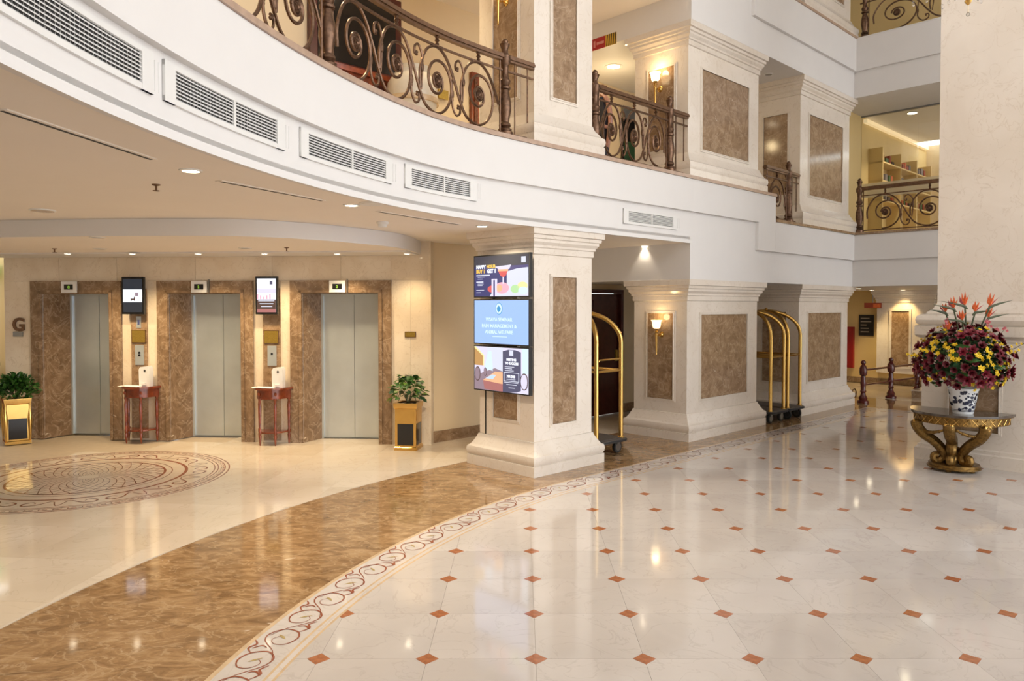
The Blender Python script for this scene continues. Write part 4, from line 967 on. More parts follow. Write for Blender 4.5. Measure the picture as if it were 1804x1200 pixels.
# ------------------------------------------------------------------ brass planters
leaf_m = MB().add([(0, 0, 0), (.5, .32, .10), (1, 0, .02), (.5, -.32, .10), (.5, 0, .0)], [(0, 4, 1), (4, 2, 1), (0, 3, 4), (4, 3, 2)])
leaf_mes = {c: leaf_m.mesh('leaf', c, 0) for c in ('leaf_green', 'leaf_dark', 'leaf_lime')}
def planter(label, plabel, x, y, rz, kind, hw=.145, H=.64):
    r = thing('brass_planter', label, 'planter', (x, y, 0), rz, 'brass planters by the lifts')
    MB().rloft(-hw, hw, -hw, hw, [(.012, 0), (.012, .04), (0, .05), (0, H - .08), (.012, H - .07), (.02, H - .01), (.02, H), (-.02, H), (-.02, H - .05)], True).build('body', 'brass', r)
    for q in range(4):
        MB().box(-hw + .035, hw - .035, -hw - .004, -hw + .01, .07, .36).build('black_panel', 'black_gloss', r, rz=q * R(90))
        MB().box(-hw + .03, hw - .03, -hw - .003, -hw + .01, .40, .54).build('brass_panel', 'brass', r, rz=q * R(90))
        if kind == 0: MB().lathe([(.012, .05), (.018, .15), (.03, .33), (.026, .40), (.012, .50), (.016, H - .05)], 12).build('corner_post', 'brass', r, (math.cos(R(45 + 90 * q)) * hw * 1.41, math.sin(R(45 + 90 * q)) * hw * 1.41, 0))
    p = thing('potted_plant', plabel, 'plant', (x, y, H - .05), rz, 'plants in the brass planters')
    MB().lathe([(hw - .03, 0), (hw - .03, .03)], 16).build('soil', 'black_matte', p)
    rnd = random.Random(3 + kind)
    if kind == 0:
        m = MB()
        for i in range(950):
            a = rnd.uniform(0, 6.28); ph = rnd.uniform(0, 1.45); rr = .27 * (rnd.uniform(.2, 1) ** .5)
            c_ = Vector((math.cos(a) * math.sin(ph) * rr, math.sin(a) * math.sin(ph) * rr, .05 + math.cos(ph) * rr * 1.25))
            M_ = Matrix.Translation(c_) @ Matrix.Rotation(a, 4, 'Z') @ Matrix.Rotation(rnd.uniform(-1.2, .6), 4, 'Y') @ Matrix.Rotation(rnd.uniform(-1, 1), 4, 'X') @ Matrix.Scale(rnd.uniform(.05, .085), 4)
            m.add([M_ @ Vector(v) for v in leaf_m.v], leaf_m.f)
        tag(m.build('foliage', 'leaf_green', p, ang=0), kind='stuff')
        for i in range(8): a = i * .8; MB().rod((0, 0, .02), (math.cos(a) * .1, math.sin(a) * .1, .2), .005, 5).build('stem', 'stem', p)
    else:
        for i in range(170):
            a = rnd.uniform(0, 6.28); ph = rnd.uniform(0, 1.9); rr = .235 * (rnd.uniform(.35, 1) ** .5)
            z = .18 + math.cos(ph) * rr * 1.05; 
            if z < .0: z *= 1.4
            o = inst('leaf', leaf_mes[rnd.choice(['leaf_green', 'leaf_green', 'leaf_dark', 'leaf_lime'])], p, (math.cos(a) * math.sin(ph) * rr * .95, math.sin(a) * math.sin(ph) * rr * .95, z), (rnd.uniform(-.6, .6), rnd.uniform(-.3, 1.0), a))
            s_ = rnd.uniform(.07, .115); o.scale = (s_, s_ * 1.15, s_)
        for i in range(9): a = i * .7; MB().tube([(0, 0, .02), (math.cos(a) * .07, math.sin(a) * .07, .16), (math.cos(a) * .14, math.sin(a) * .14, .18), (math.cos(a) * .18, math.sin(a) * .18, .08)], .005, 5).build('stem', 'stem', p)
x, y = LP(s_at(32, -.3), -.36); planter('brass and black planter bin below the letter G', 'bushy fine-leaved green plant left of the lifts', x, y, R(40), 0)
x, y = LP(s_at(719, -.3), -.30); planter('brass and black planter bin right of the right lift', 'trailing heart-leaved green plant right of the lifts', x, y, LA + R(-3), 1)

# ------------------------------------------------------------------ luggage carts
def cart(label, uc, wc, hu, hw, flip=False):
    r = thing('luggage_cart', label, 'luggage cart', W(uc, wc, 0), TH, 'brass birdcage luggage carts')
    z0 = .20
    def rr(hx, hy, c=.07):
        P = []
        for sx, sy, a0 in ((1, 1, 0), (-1, 1, 90), (-1, -1, 180), (1, -1, 270)):
            for i in range(5): a = R(a0 + 22.5 * i); P.append((sx * (hx - c) + c * math.cos(a), sy * (hy - c) + c * math.sin(a)))
        return P
    MB().prism(rr(hu, hw), z0 - .035, z0 + .005).build('deck', 'trolley_deck', r)
    MB().prism(rr(hu + .008, hw + .008), z0 - .03, z0 - .005).build('bumper', 'rubber', r)
    MB().prism(rr(hu - .05, hw - .05), z0 + .005, z0 + .012).build('carpet', 'trolley_deck', r)
    ztop = 1.86; tr = .030
    for sx in (-1, 1):
        for sy in (-1, 1):
            x, y = sx * (hu - .055), sy * (hw - .08)
            pts = [(x, y, z0), (x, y, ztop - .42)] + [(x * math.cos(R(a)) ** .9 if a < 90 else 0, y * (1 - math.sin(R(a)) * .97) if a else y, ztop - .42 + .42 * math.sin(R(a))) for a in (12, 24, 36, 48, 60, 72, 84, 90)]
            pts = [(x, y, z0), (x, y, .7), (x, y, ztop - .40)] + [(x * math.cos(R(a)), y * math.cos(R(a)), ztop - .40 + .40 * math.sin(R(a))) for a in (10, 20, 30, 40, 50, 60, 70, 80, 89)]
            MB().tube(pts, tr, 12).build('post', 'brass', r)
            MB().lathe([(.045, z0), (.045, z0 + .015), (.033, z0 + .03)], 12, (x, y, 0)).build('post_foot', 'brass', r)
            wx, wy = sx * (hu - .10), sy * (hw - .11)
            wh = MB().lathe([(.03, -.022), (.078, -.020), (.082, 0), (.078, .020), (.03, .022)], 18).xf(Matrix.Translation((wx, wy, .083)) @ Matrix.Rotation(R(90), 4, 'X' if not flip else 'Y')).build('wheel', 'rubber', r)
            MB().lathe([(.052, -.024), (.055, 0), (.052, .024)], 16).xf(Matrix.Translation((wx, wy, .083)) @ Matrix.Rotation(R(90), 4, 'X' if not flip else 'Y')).build('hub', 'steel_dark', wh)
            MB().box(wx - .03, wx + .03, wy - .03, wy + .03, .12, z0 - .03).build('fork', 'steel_dark', wh)
    for sy in (-1, 1): MB().rod((-(hu - .055), sy * (hw - .08), 1.10), (hu - .055, sy * (hw - .08), 1.10), .018, 8).build('cross_bar', 'brass', r)
    for sx in (-1, 1): MB().rod((sx * (hu - .055), -(hw - .08), 1.10), (sx * (hu - .055), hw - .08, 1.10), .018, 8).build('cross_bar', 'brass', r)
    MB().lathe([(.03, ztop - .03), (.034, ztop), (.02, ztop + .02), (.028, ztop + .04), (.012, ztop + .055), (.003, ztop + .06)], 12).build('finial', 'brass', r)
    return r
c1_ = cart('brass luggage cart standing alone behind the screen pillar', 7.57, 6.56, .31, .56)
MB().tube([(-.255, -.48, 1.16), (-.235, -.48, 1.22), (-.19, -.48, 1.25), (.10, -.48, 1.25), (.255, -.48, 1.25)], .012, 8).build('push_handle', 'brass', c1_)
cart('brass luggage cart, left one of the pair between the wide pillars', 11.715, 6.35, .285, .60)
cart('brass luggage cart, right one of the pair, touching the corner pillar', 12.325, 6.35, .285, .60, True)
gtr = thing('folding_trolley', 'grey flat folding trolley standing behind the lone luggage cart', 'trolley', W(8.25, 7.45, 0), TH)
MB().box(-.38, .38, -.03, .03, .08, .78).build('deck', 'grey_panel', gtr)
MB().tube([(-.30, -.05, .05), (-.30, -.05, .35), (-.28, -.05, .40), (-.05, -.05, .40), (.0, -.05, .36), (.0, -.05, .05)], .013, 8).build('handle', 'black_matte', gtr)
for x in (-.3, .3): MB().lathe([(.05, -.015), (.05, .015)], 14).xf(Matrix.Translation((x, -.05, .05)) @ Matrix.Rotation(R(90), 4, 'X')).build('wheel', 'rubber', gtr)

# ------------------------------------------------------------------ corridor on the right: pilaster, steps, signs, posts and rails
wpl0, wpl1 = w_at(1545, 19.2), w_at(1645, 19.2)
pp = thing('marble_pilaster', 'golden lit pilaster with brown panel at the end of the corridor', 'pillar', W(19.4, (wpl0 + wpl1) / 2, .30), TH - R(90))
hwp = abs(wpl1 - wpl0) / 2
MB().box(-hwp, hwp, -.2, 0, 0, Z2 - .30).build('shaft', 'pillar_marble', pp)
MB().rloft(-hwp, hwp, -.2, .0, CAP(Z2 - .30)).build('capital', 'pillar_marble', pp)
x0p, x1p = -(w_at(1571, 19.2) - (wpl0 + wpl1) / 2), -(w_at(1602, 19.2) - (wpl0 + wpl1) / 2); x0p, x1p = min(x0p, x1p), max(x0p, x1p)
z_a, z_b = HC + (539 - 642) / F * 18.7 - .3, HC + (539 - 548) / F * 18.7 - .3
MB().box(x0p, x1p, -.206, -.19, z_a, z_b).build('inset_panel', 'brown_marble', pp)
m = MB()
for a_, b_, c_, d_ in ((x0p - .05, x0p, z_a - .05, z_b + .05), (x1p, x1p + .05, z_a - .05, z_b + .05), (x0p, x1p, z_a - .05, z_a), (x0p, x1p, z_b, z_b + .05)): m.box(a_, b_, -.225, -.19, c_, d_)
m.build('panel_frame', 'pillar_marble', pp)
stp_ = thing('marble_steps', 'low marble steps behind the dark red post railing', 'steps', W(16.9, 5.4, 0), TH)
for i, (uu, z) in enumerate(((0, .15), (.75, .30))):
    MB().box(uu, 2.5, -9.5, 0, z - .15 + (.001 if i else 0), z).build('step', 'brown_marble' , stp_); MB().box(uu - .02, 2.5 if i else .8, -9.5, .01, z, z + .02).build('tread', 'lobby_marble', stp_)
nb = thing('notice_board', 'black notice board with faint lettering on the yellow corridor wall', 'sign', W(19.4, (w_at(1514, 19.4) + w_at(1540, 19.4)) / 2, HC + (539 - 591) / F * 19.0), TH - R(90))
hb = abs(w_at(1514, 19.4) - w_at(1540, 19.4)) / 2
MB().box(-hb, hb, -.03, 0, 0, .53).build('board', 'sign_black', nb)
for i, wl in enumerate((.75, .9, .5, .7, .7)): MB().box(-hb * .75, -hb * .75 + hb * 1.6 * wl, -.033, -.029, .43 - i * .085, .455 - i * .085).build('text_line', 'sign_text', nb)
hs = thing('hanging_sign', 'small orange brown sign projecting beside the pilaster', 'sign', W(19.1, (w_at(1527, 19.1) + w_at(1548, 19.1)) / 2, HC + (539 - 543) / F * 18.8), TH - R(90))
MB().box(-.2, .2, -.02, .02, 0, .135).build('board', 'book_red', hs); MB().box(.02, .19, -.024, .024, .02, .11).build('lit_face', 'lamp_warm', hs).data.materials[0] = MATS['petal_orange']; MB().rod((0, 0, .135), (0, 0, .33), .01).build('hanger', 'steel_dark', hs)
fh = thing('fire_cabinet', 'tall narrow dark red panel beside the corner pillar', 'panel', W(19.4, (w_at(1488, 19.4) + w_at(1502, 19.4)) / 2, HC + (539 - 648) / F * 19), TH - R(90))
MB().box(-.16, .16, -.1, 0, 0, 1.05).build('body', 'fire_red', fh); MB().box(-.13, .13, -.108, -.099, .04, 1.01).build('door', 'fire_red', fh)
PP = [(.11, 0), (.11, .04), (.075, .06), (.085, .10), (.05, .16), (.042, .20), (.06, .23), (.045, .26), (.05, .36), (.06, .40), (.045, .44), (.05, .50), (.04, .54), (.065, .56), (.075, .62), (.07, .70), (.045, .75), (.03, .77), (.05, .80), (.045, .835), (.012, .86)]
post_me = MB().lathe(PP, 14).mesh('newel', 'post_wood')
posts = [W(15.35, u_at(1522, 5.7) * 0 + w_at(1522, 15.35)), W(16.55, w_at(1571, 16.55)), W(17.75, w_at(1617, 17.75))]
pr = thing('post_railing', 'dark red turned wooden posts with two rails by the corridor steps', 'railing', (*posts[0], 0), 0)
for i, p in enumerate(posts): inst('post', post_me, pr, (p[0] - posts[0][0], p[1] - posts[0][1], 0))
for p, q in zip(posts, posts[1:]):
    for z in (.66, .36): MB().rod((p[0] - posts[0][0], p[1] - posts[0][1], z), (q[0] - posts[0][0], q[1] - posts[0][1], z), .022, 8).build('rail', 'post_wood', pr)
a_ = posts[0]; MB().tube([(-.20, .02, .03), (-.22, .02, .16), (-.20, .02, .26), (-.16, .02, .28), (-.13, .02, .22), (-.14, .02, .10)], .012, 6).build('iron_hook', 'bronze_iron', pr)

# ------------------------------------------------------------------ console table, vase and flowers
tu, tw = 10.12, 2.66
ct_ = thing('console_table', 'gilded half-round console table with dark marble top', 'table', W(tu, tw, 0), TH - R(90))
def dsh(hw, dp, o=0, n=28): return [(-(hw + o), 0)] + [((hw + o) * math.cos(R(180 + 180 * i / n)), (dp + o) * math.sin(R(180 + 180 * i / n))) for i in range(1, n)] + [(hw + o, 0)]
HT = .69
MB().prism(dsh(.54, .62, .015), HT - .028, HT).build('marble_top', 'grey_marble', ct_)
MB().prism(dsh(.54, .62, .0), HT - .042, HT - .028).build('top_moulding', 'old_gold', ct_)
ap = MB().prism(dsh(.54, .62, -.03), HT - .13, HT - .042).build('apron', 'old_gold', ct_)
m = MB()
for i in range(17):
    a = R(186 + 168 * i / 16); cx_, cy_ = .512 * math.cos(a), .592 * math.sin(a)
    for sg in (1, -1): m.rod((cx_ - .03 * math.sin(a) * sg, cy_ + .03 * math.cos(a) * sg, HT - .12), (cx_ + .03 * math.sin(a) * sg, cy_ - .03 * math.cos(a) * sg, HT - .05), .004, 5)
tag(m.build('lattice_carving', 'brass', ap), kind='stuff')
MB().prism([(p[0], p[1] - .30) for p in [(.27 * math.cos(R(a)), .25 * math.sin(R(a))) for a in range(0, 360, 15)]], .055, .085).build('base_plate', 'old_gold', ct_)
MB().prism([(p[0], p[1] - .30) for p in [(.285 * math.cos(R(a)), .265 * math.sin(R(a))) for a in range(0, 360, 15)]], .035, .056).build('base_moulding', 'old_gold', ct_)
for a in (200, 270, 340, 90):
    MB().ball((.22 * math.cos(R(a)), -.30 + .20 * math.sin(R(a)), .02), .03, 1.2, 1.2, .66, 10, 6).build('foot', 'old_gold', ct_)
def scroll_leg(a, r_top, mat='old_gold'):
    d = Vector((math.cos(a), math.sin(a), 0)); o = Vector((0, -.30, 0))
    prof = [(r_top, .56), (r_top - .01, .50), (r_top - .07, .42), (r_top - .18, .34), (.14, .26), (.10, .19), (.11, .13), (.16, .10), (.205, .125), (.20, .165), (.165, .165)]
    pts = [o + d * x + Vector((0, 0, z)) for x, z in spline(prof, 5)]; n = len(pts)
    rr_ = [.066 - .022 * i / n for i in range(n)]
    b = MB().tube(pts, rr_, 10); b.ball(o + d * (r_top + .005) + Vector((0, 0, .53)), .06, seg=10, rings=6)
    l = b.build('scroll_leg', mat, ct_)
    c = o + d * (r_top + .03) + Vector((0, 0, .545)); m_ = MB()
    for i in range(5): m_.ball(c + Vector((-d.y, d.x, 0)) * (.018 * (i - 2)), .014, 1, 1, 3.0, 6, 5)
    m_.build('acanthus_carving', 'brass', l)
for a, rt in ((R(205), .40), (R(275), .29), (R(335), .40), (R(120), .26)): scroll_leg(a, rt)
MB().lathe([(.05, .085), (.05, .10), (.025, .12), (.03, .15), (.06, .18), (.075, .22), (.08, .26), (.06, .27), (.03, .29), (.035, .31), (.015, .35), (.004, .39)], 16, (0, -.30, 0)).build('urn_finial', 'old_gold', ct_)
for a0, a1 in ((205, 275), (275, 335)):
    pts = []
    for i in range(9):
        t = i / 8; a = R(a0 + (a1 - a0) * t); pts.append((.44 * math.cos(a), -.14 + .42 * math.sin(a), HT - .15 - .09 * math.sin(math.pi * t)))
    b = MB().tube(pts, [.010 + .010 * math.sin(math.pi * i / 8) for i in range(9)], 7)
    for p in pts[1:-1]: b.ball(p, .022, seg=6, rings=4)
    b.build('garland', 'old_gold', ct_)
VU = 9.78; vx, vy = W(VU, w_at(1699, VU))
vs = thing('porcelain_vase', 'blue and white porcelain vase on the console table', 'vase', (vx, vy, HT), 0)
vprof = [(.105, 0), (.11, .015), (.115, .04), (.135, .14), (.148, .22), (.155, .27), (.165, .285), (.165, .30), (.15, .30), (.14, .25)]
MB().lathe(vprof, 28).build('body', 'porcelain', vs)
def vr(z):
    for (r0, z0), (r1, z1) in zip(vprof, vprof[1:]):
        if z0 <= z <= z1: return r0 + (r1 - r0) * (z - z0) / (z1 - z0 + 1e-9)
    return .15
rnd = random.Random(5)
m = MB(); spots = []
for i in range(125):
    a = rnd.uniform(0, 6.28); z = rnd.uniform(.05, .27); r_ = vr(z); sz = rnd.choice([.012, .016, .024, .028])
    n_ = Vector((math.cos(a), math.sin(a), -.12)).normalized(); c_ = Vector((math.cos(a) * r_, math.sin(a) * r_, z)); t1 = Vector((-math.sin(a), math.cos(a), 0)); t2 = n_.cross(t1)
    k = 7; ring_ = [c_ + n_ * .0025 + (t1 * math.cos(2 * math.pi * q / k) + t2 * math.sin(2 * math.pi * q / k)) * sz * rnd.uniform(.55, 1.1) for q in range(k)]
    m.add([c_ + n_ * .0035] + ring_, [(0, 1 + q, 1 + (q + 1) % k) for q in range(k)])
for zz in (.03, .045):
    n = 40; m.add([((vr(zz) + .002) * math.cos(2 * math.pi * i / n), (vr(zz) + .002) * math.sin(2 * math.pi * i / n), zz) for i in range(n)] + [((vr(zz) + .002) * math.cos(2 * math.pi * i / n), (vr(zz) + .002) * math.sin(2 * math.pi * i / n), zz + .006) for i in range(n)], [(i, (i + 1) % n, n + (i + 1) % n, n + i) for i in range(n)])
tag(m.build('painted_flowers', 'cobalt', vs, ang=0), kind='stuff')
bq = thing('flower_arrangement', 'large bouquet of red and yellow flowers with tall orange blooms', 'flowers', (vx, vy, HT + .27), 0)
# flower meshes
def blossom(n, r, cup, mat, rings=2):
    m = MB()
    for k in range(rings):
        for i in range(n):
            a = 2 * math.pi * (i + .5 * k) / n; M_ = Matrix.Rotation(a, 4, 'Z') @ Matrix.Rotation(-cup - .45 * k, 4, 'Y')
            q = r * (1 - .25 * k); m.add([M_ @ Vector(v) for v in ((0, 0, 0), (q * .5, q * .34, q * .08), (q, q * .12, .02 * r), (q, -q * .12, .02 * r), (q * .5, -q * .34, q * .08))], [(0, 1, 2, 3, 4)])
    m.ball((0, 0, r * .15), r * .16, seg=6, rings=4)
    return m.mesh('blossom', mat, 0)
bl = {'r': [blossom(6, .062, .5, 'petal_red', 3), blossom(7, .055, .8, 'petal_crimson', 3)], 'y': [blossom(5, .036, .35, 'petal_yellow', 2)], 'p': [blossom(5, .045, .3, 'petal_pink', 2)]}
leafbig = {c: MB().add([(0, 0, 0), (.3, .17, .06), (.7, .14, .07), (1, 0, -.02), (.7, -.14, .07), (.3, -.17, .06), (.5, 0, .03)], [(0, 6, 1), (1, 6, 2), (2, 6, 3), (3, 6, 4), (4, 6, 5), (5, 6, 0)]).mesh('leaf', c, 0) for c in ('leaf_green', 'leaf_dark')}
rnd = random.Random(21)
def on_ball(a, ph, k=1.0):
    x, y = math.cos(a) * math.sin(ph) * .50 * k, math.sin(a) * math.sin(ph) * .44 * k
    du, dw = UW(x, y)
    if du > 0: du *= .55                                   # the arrangement is flat on the side that faces the pier
    x, y = W(du, dw); return Vector((x, y, .35 + math.cos(ph) * .40 * k))
core = MB()
for i in range(420):
    a = rnd.uniform(0, 6.28); ph = math.acos(rnd.uniform(-.75, 1)); c_ = on_ball(a, ph, rnd.uniform(.45, .88))
    M_ = Matrix.Translation(c_) @ Matrix.Rotation(a, 4, 'Z') @ Matrix.Rotation(rnd.uniform(-1.2, .8), 4, 'Y') @ Matrix.Rotation(rnd.uniform(-1, 1), 4, 'X') @ Matrix.Scale(rnd.uniform(.07, .13), 4)
    core.add([M_ @ Vector(v) for v in leaf_m.v], leaf_m.f)
tag(core.build('greenery', 'leaf_dark', bq, ang=0), kind='stuff')
def put(me, p, nrm, nm, s=1.0):
    q = Vector(nrm).to_track_quat('Z', 'Y').to_euler(); return inst(nm, me, bq, p, q, (s, s, s))
N = 235; gold_a = math.pi * (3 - math.sqrt(5))
for i in range(N):
    cz = 1 - 1.72 * (i + .5) / N; ph = math.acos(max(-1, min(1, cz))); a = gold_a * i
    p = on_ball(a, ph, rnd.uniform(.90, 1.05)); n_ = p - Vector((0, 0, .30))
    if UW(p.x, p.y)[0] > .26: continue
    kd = 'r' if rnd.random() < .70 else 'y'
    if p.z < .10 and UW(p.x, p.y)[0] < .1 and rnd.random() < .7: 
        o = put(leafbig[rnd.choice(['leaf_green', 'leaf_dark'])], p * .9, n_ + Vector((0, 0, -.3)), 'leaf', rnd.uniform(.14, .2)); continue
    if kd == 'r': put(rnd.choice(bl['r']), p, n_, 'red_blossom', rnd.uniform(.95, 1.35))
    else:
        for q in range(3): put(bl['y'][0], p + Vector((rnd.uniform(-.04, .04), rnd.uniform(-.04, .04), rnd.uniform(-.04, .05))), n_ + Vector((rnd.uniform(-.3, .3), rnd.uniform(-.3, .3), .1)), 'yellow_blossom', rnd.uniform(.65, .95))
for a, ph, L_ in ((R(180), 1.45, .16), (R(-50), 1.15, .2), (R(195), 1.3, .12), (R(-62), 1.3, .15)):      # trailing yellow sprays
    p0 = on_ball(a, ph); d = (p0 - Vector((0, 0, .36))).normalized()
    MB().rod(p0 * .8, p0 + d * L_, .003, 5).build('stem', 'stem', bq)
    for q in range(4): put(bl['y'][0], p0 + d * L_ * (q + 1) / 4 + Vector((0, 0, .012 * (q % 2))), d + Vector((0, -1, .3)), 'yellow_blossom', .62)
for i in range(34):
    a = rnd.uniform(0, 6.28); ph = rnd.uniform(.9, 2.3); p = on_ball(a, ph, .92)
    if UW(p.x, p.y)[0] > .10: continue
    put(leafbig[rnd.choice(['leaf_green', 'leaf_dark'])], p, (p - Vector((0, 0, .34))).normalized() + Vector((0, 0, rnd.uniform(-.9, .3))), 'leaf', rnd.uniform(.13, .2))
def bird(px, py, pyb, lean, sz=1.0, side=1):
    sz *= 1.2
    Yd = vy - .02; X = (px - CX) / F * Yd - vx; z1 = HC + (539 - py) / F * Yd - (HT + .27)
    yj = rnd.uniform(-.12, .08)
    fl = bpy.data.objects.new('strelitzia', None); C.objects.link(fl); fl.parent = bq; fl.location = (X, yj, z1)
    base = Vector((-X * .75, -yj, .35 - z1)); MB().tube(spline([tuple(base), tuple(base * .5 + Vector((-.02 * side, 0, .0))), (0, 0, 0)], 5), [.009] * 11, 6).build('stem', 'stem', fl)
    MB().tube([(-.03 * side, 0, -.03), (.0, 0, 0), (.08 * side * sz, 0, .022 * sz + lean), (.20 * side * sz, 0, .045 * sz + lean * 2)], [.008, .016, .012, .001], 7).build('spathe', 'stem', fl)
    for i, (dx, dz) in enumerate(((.0, .13), (.045, .12), (-.035, .10), (.085, .09), (.02, .10))):
        MB().add([(0, 0, .005), (dx * .5 * side + .014, -.012 + .01 * i, dz * .55), (dx * side, -.01 * i, dz * sz), (dx * .5 * side - .014, .012, dz * .55)], [(0, 1, 2), (0, 2, 3)]).build('petal', 'petal_orange' if i != 3 else 'petal_pink', fl, ang=0)
for px, py, ln, sz, sd in ((1680, 545, 0, 1, -1), (1699, 540, .0, 1.15, -1), (1715, 551, -.01, .9, 1), (1737, 541, .01, 1.1, 1), (1737, 561, 0, 1.0, 1), (1687, 566, -.01, .9, -1), (1668, 584, -.03, .9, -1), (1672, 552, .0, .8, -1)): bird(px, py, 0, ln, sz, sd)
for px, py in ((1665, 567), (1740, 566), (1758, 578), (1770, 580), (1742, 572)):
    Yd = vy - .1; X = (px - CX) / F * Yd - vx; z1 = HC + (539 - py) / F * Yd - (HT + .27)
    MB().rod((X * .6, -.05, .45), (X, -.1, z1), .0025, 5).build('stem', 'stem', bq)
    for q in range(3): put(bl['p'][0], Vector((X + rnd.uniform(-.03, .03), -.1, z1 + rnd.uniform(-.03, .03))), (0, -1, .4), 'pink_blossom', .5)

# ------------------------------------------------------------------ chandelier (lowest tip in view)
cdx, cdy = (1698 - CX) / F * 6.6, 6.6; cz0 = HC + (539 - 34) / F * 6.6
ch = thing('chandelier', 'crystal chandelier whose lowest drop hangs in at the top right', 'chandelier', (cdx, cdy, cz0), 0)
MB().ball((0, 0, .018), .017, seg=10, rings=6).build('crystal_drop', 'crystal', ch)
MB().rod((0, 0, .03), (0, 0, .11), .002, 5).build('drop_wire', 'brass', ch)
MB().lathe([(.004, .10), (.02, .115), (.03, .135), (.018, .15), (.03, .17), (.05, .20), (.035, .24), (.05, .30), (.08, .36), (.05, .42), (.03, .6), (.03, 3.0)], 16).build('stem', 'brass', ch)
for i in range(10):
    a = 2 * math.pi * i / 10 + .2; c_, s_ = math.cos(a), math.sin(a)
    arm = MB().tube(spline([(.05 * c_, .05 * s_, .50), (.22 * c_, .22 * s_, .33), (.42 * c_, .42 * s_, .34), (.52 * c_, .52 * s_, .50)], 6), .010, 7).build('arm', 'brass', ch)
    MB().lathe([(.02, .33), (.05, .345), (.045, .36), (.012, .37), (.012, .46)], 12, (.52 * c_, .52 * s_, .16)).build('candle_cup', 'brass', arm)
    MB().ball((.52 * c_, .52 * s_, .66), .018, 1, 1, 2.0, 8, 6).build('bulb', 'lamp_warm', arm)
    for q in range(3):
        t = .25 + q * .13; MB().ball((t * c_, t * s_, .265 + .012 * q), .014, 1, 1, 1.8, 6, 5).build('crystal_drop', 'crystal', arm)
l = bpy.data.lights.new('chandelier_light', 'POINT'); l.energy = 8; l.color = (1, .78, .5); l.shadow_soft_size = .4
o = bpy.data.objects.new('chandelier_light', l); C.objects.link(o); o.parent = ch; o.location = (0, 0, .75)

# ------------------------------------------------------------------ upper gallery furnishings
def gallery_pt(px, z, off):       # point on the gallery floor at a given depth behind the edge, seen at pixel column px
    pth = offset(PATH, off); i = idx_px(pth, px, z); q = pth[i]; n_ = pth[min(i + 1, len(pth) - 1)]; return q, math.atan2(n_[1] - q[1], n_[0] - q[0])
p, an = gallery_pt(636, 4.6, 2.30)
ck = thing('wood_cabinet', 'red brown wooden cabinet behind the curved railing', 'cabinet', (*p, Z1T), an)
MB().box(-.75, .75, -.25, .3, .0, 1.02).build('body', 'red_wood', ck); MB().box(-.80, .80, -.30, .33, 1.02, 1.08).build('top', 'red_wood', ck)
for q in (-.37, .37): MB().box(q - .33, q + .33, -.262, -.249, .08, .95).build('door', 'dark_wood', ck)
p, an = gallery_pt(628, 5.3, 2.74)
mr = thing('framed_mirror', 'dark framed mirror above the cabinet on the upper gallery', 'mirror', (*p, 5.0), an)
MB().box(-.7, .7, -.05, .04, 0, 1.15).build('frame', 'dark_wood', mr); MB().box(-.6, .6, -.056, -.045, .1, 1.05).build('mirror_glass', 'black_gloss', mr)
p, an = gallery_pt(728, 4.6, 1.7)
ur = thing('white_urn', 'large pale urn standing behind the curved railing', 'urn', (*p, Z1T), an)
MB().lathe([(.16, 0), (.18, .04), (.12, .10), (.10, .2), (.24, .45), (.32, .75), (.30, .95), (.20, 1.10), (.22, 1.15), (.20, 1.15)], 20).build('body', 'urn_white', ur); MB().lathe([(.33, .70), (.335, .73), (.33, .76)], 20).build('band', 'tan_stone', ur)
p, an = gallery_pt(837, 4.9, 2.79)
dd_ = thing('brown_doorframe', 'narrow dark brown door edge on the gallery back wall', 'door', (*p, Z1T), an)
MB().box(-.07, .07, -.06, .0, 0, 1.75).build('jamb', 'red_wood', dd_); MB().box(-.03, .03, -.075, -.055, .1, 1.65).build('stop_bead', 'carved_wood', dd_)
p, an = gallery_pt(777, 4.9, 2.79)
gs = thing('gold_wall_sign', 'small gold plaque on a bracket on the gallery wall', 'plaque', (*p, 4.98), an)
MB().box(-.09, .09, -.04, -.02, 0, .13).build('plate', 'gold_plate', gs); MB().box(-.02, .02, -.02, .01, .03, .1).build('bracket', 'steel_dark', gs); MB().tube([(-.03, -.02, -.3), (-.03, -.02, -.38), (.03, -.02, -.38), (.03, -.02, -.3)], .006, 6).build('hook', 'steel', gs)
# carved chair behind the middle railing
cu_ = u_at(1077, 6.75) - .27
cr = thing('carved_armchair', 'ornate carved chair with dark upholstery behind the upper railing', 'armchair', W(cu_, 7.05, Z1T), TH - R(90))
MB().box(-.28, .26, -.26, .26, .38, .50).build('seat', 'dark_cloth', cr)
MB().prism([(-.25, .0), (.2, .0), (.25, .45), (.17, .75), (-.2, .75)], 0, .07).xf(Matrix.Translation((0, .26, .48)) @ Matrix.Rotation(R(90), 4, 'X')).build('backrest', 'dark_cloth', cr)
MB().tube(spline([(.22, .25, .45), (.29, .25, .85), (.24, .25, 1.15), (.10, .25, 1.30), (-.1, .25, 1.36), (-.25, .25, 1.25), (-.31, .25, .85), (-.26, .25, .45)], 6), .035, 8).build('back_frame', 'carved_pink', cr)
m = MB()
for q in range(9): a = R(20 + 17.5 * q); m.ball((.02 + .20 * math.cos(a), .25, 1.28 + .10 * math.sin(a)), .06, seg=8, rings=5)
m.build('carved_crest', 'carved_wood', cr)
for sx in (-1, 1):
    MB().tube(spline([(sx * .26, .22, .78), (sx * .31, .0, .76), (sx * .30, -.22, .72), (sx * .27, -.27, .62), (sx * .25, -.24, .48)], 5), .026, 8).build('armrest', 'carved_pink', cr)
    for sy in (-1, 1): MB().tube([(sx * .23, sy * .22, .40), (sx * .25, sy * .25, .22), (sx * .22, sy * .23, 0)], [.035, .03, .022], 8).build('leg', 'carved_wood', cr)
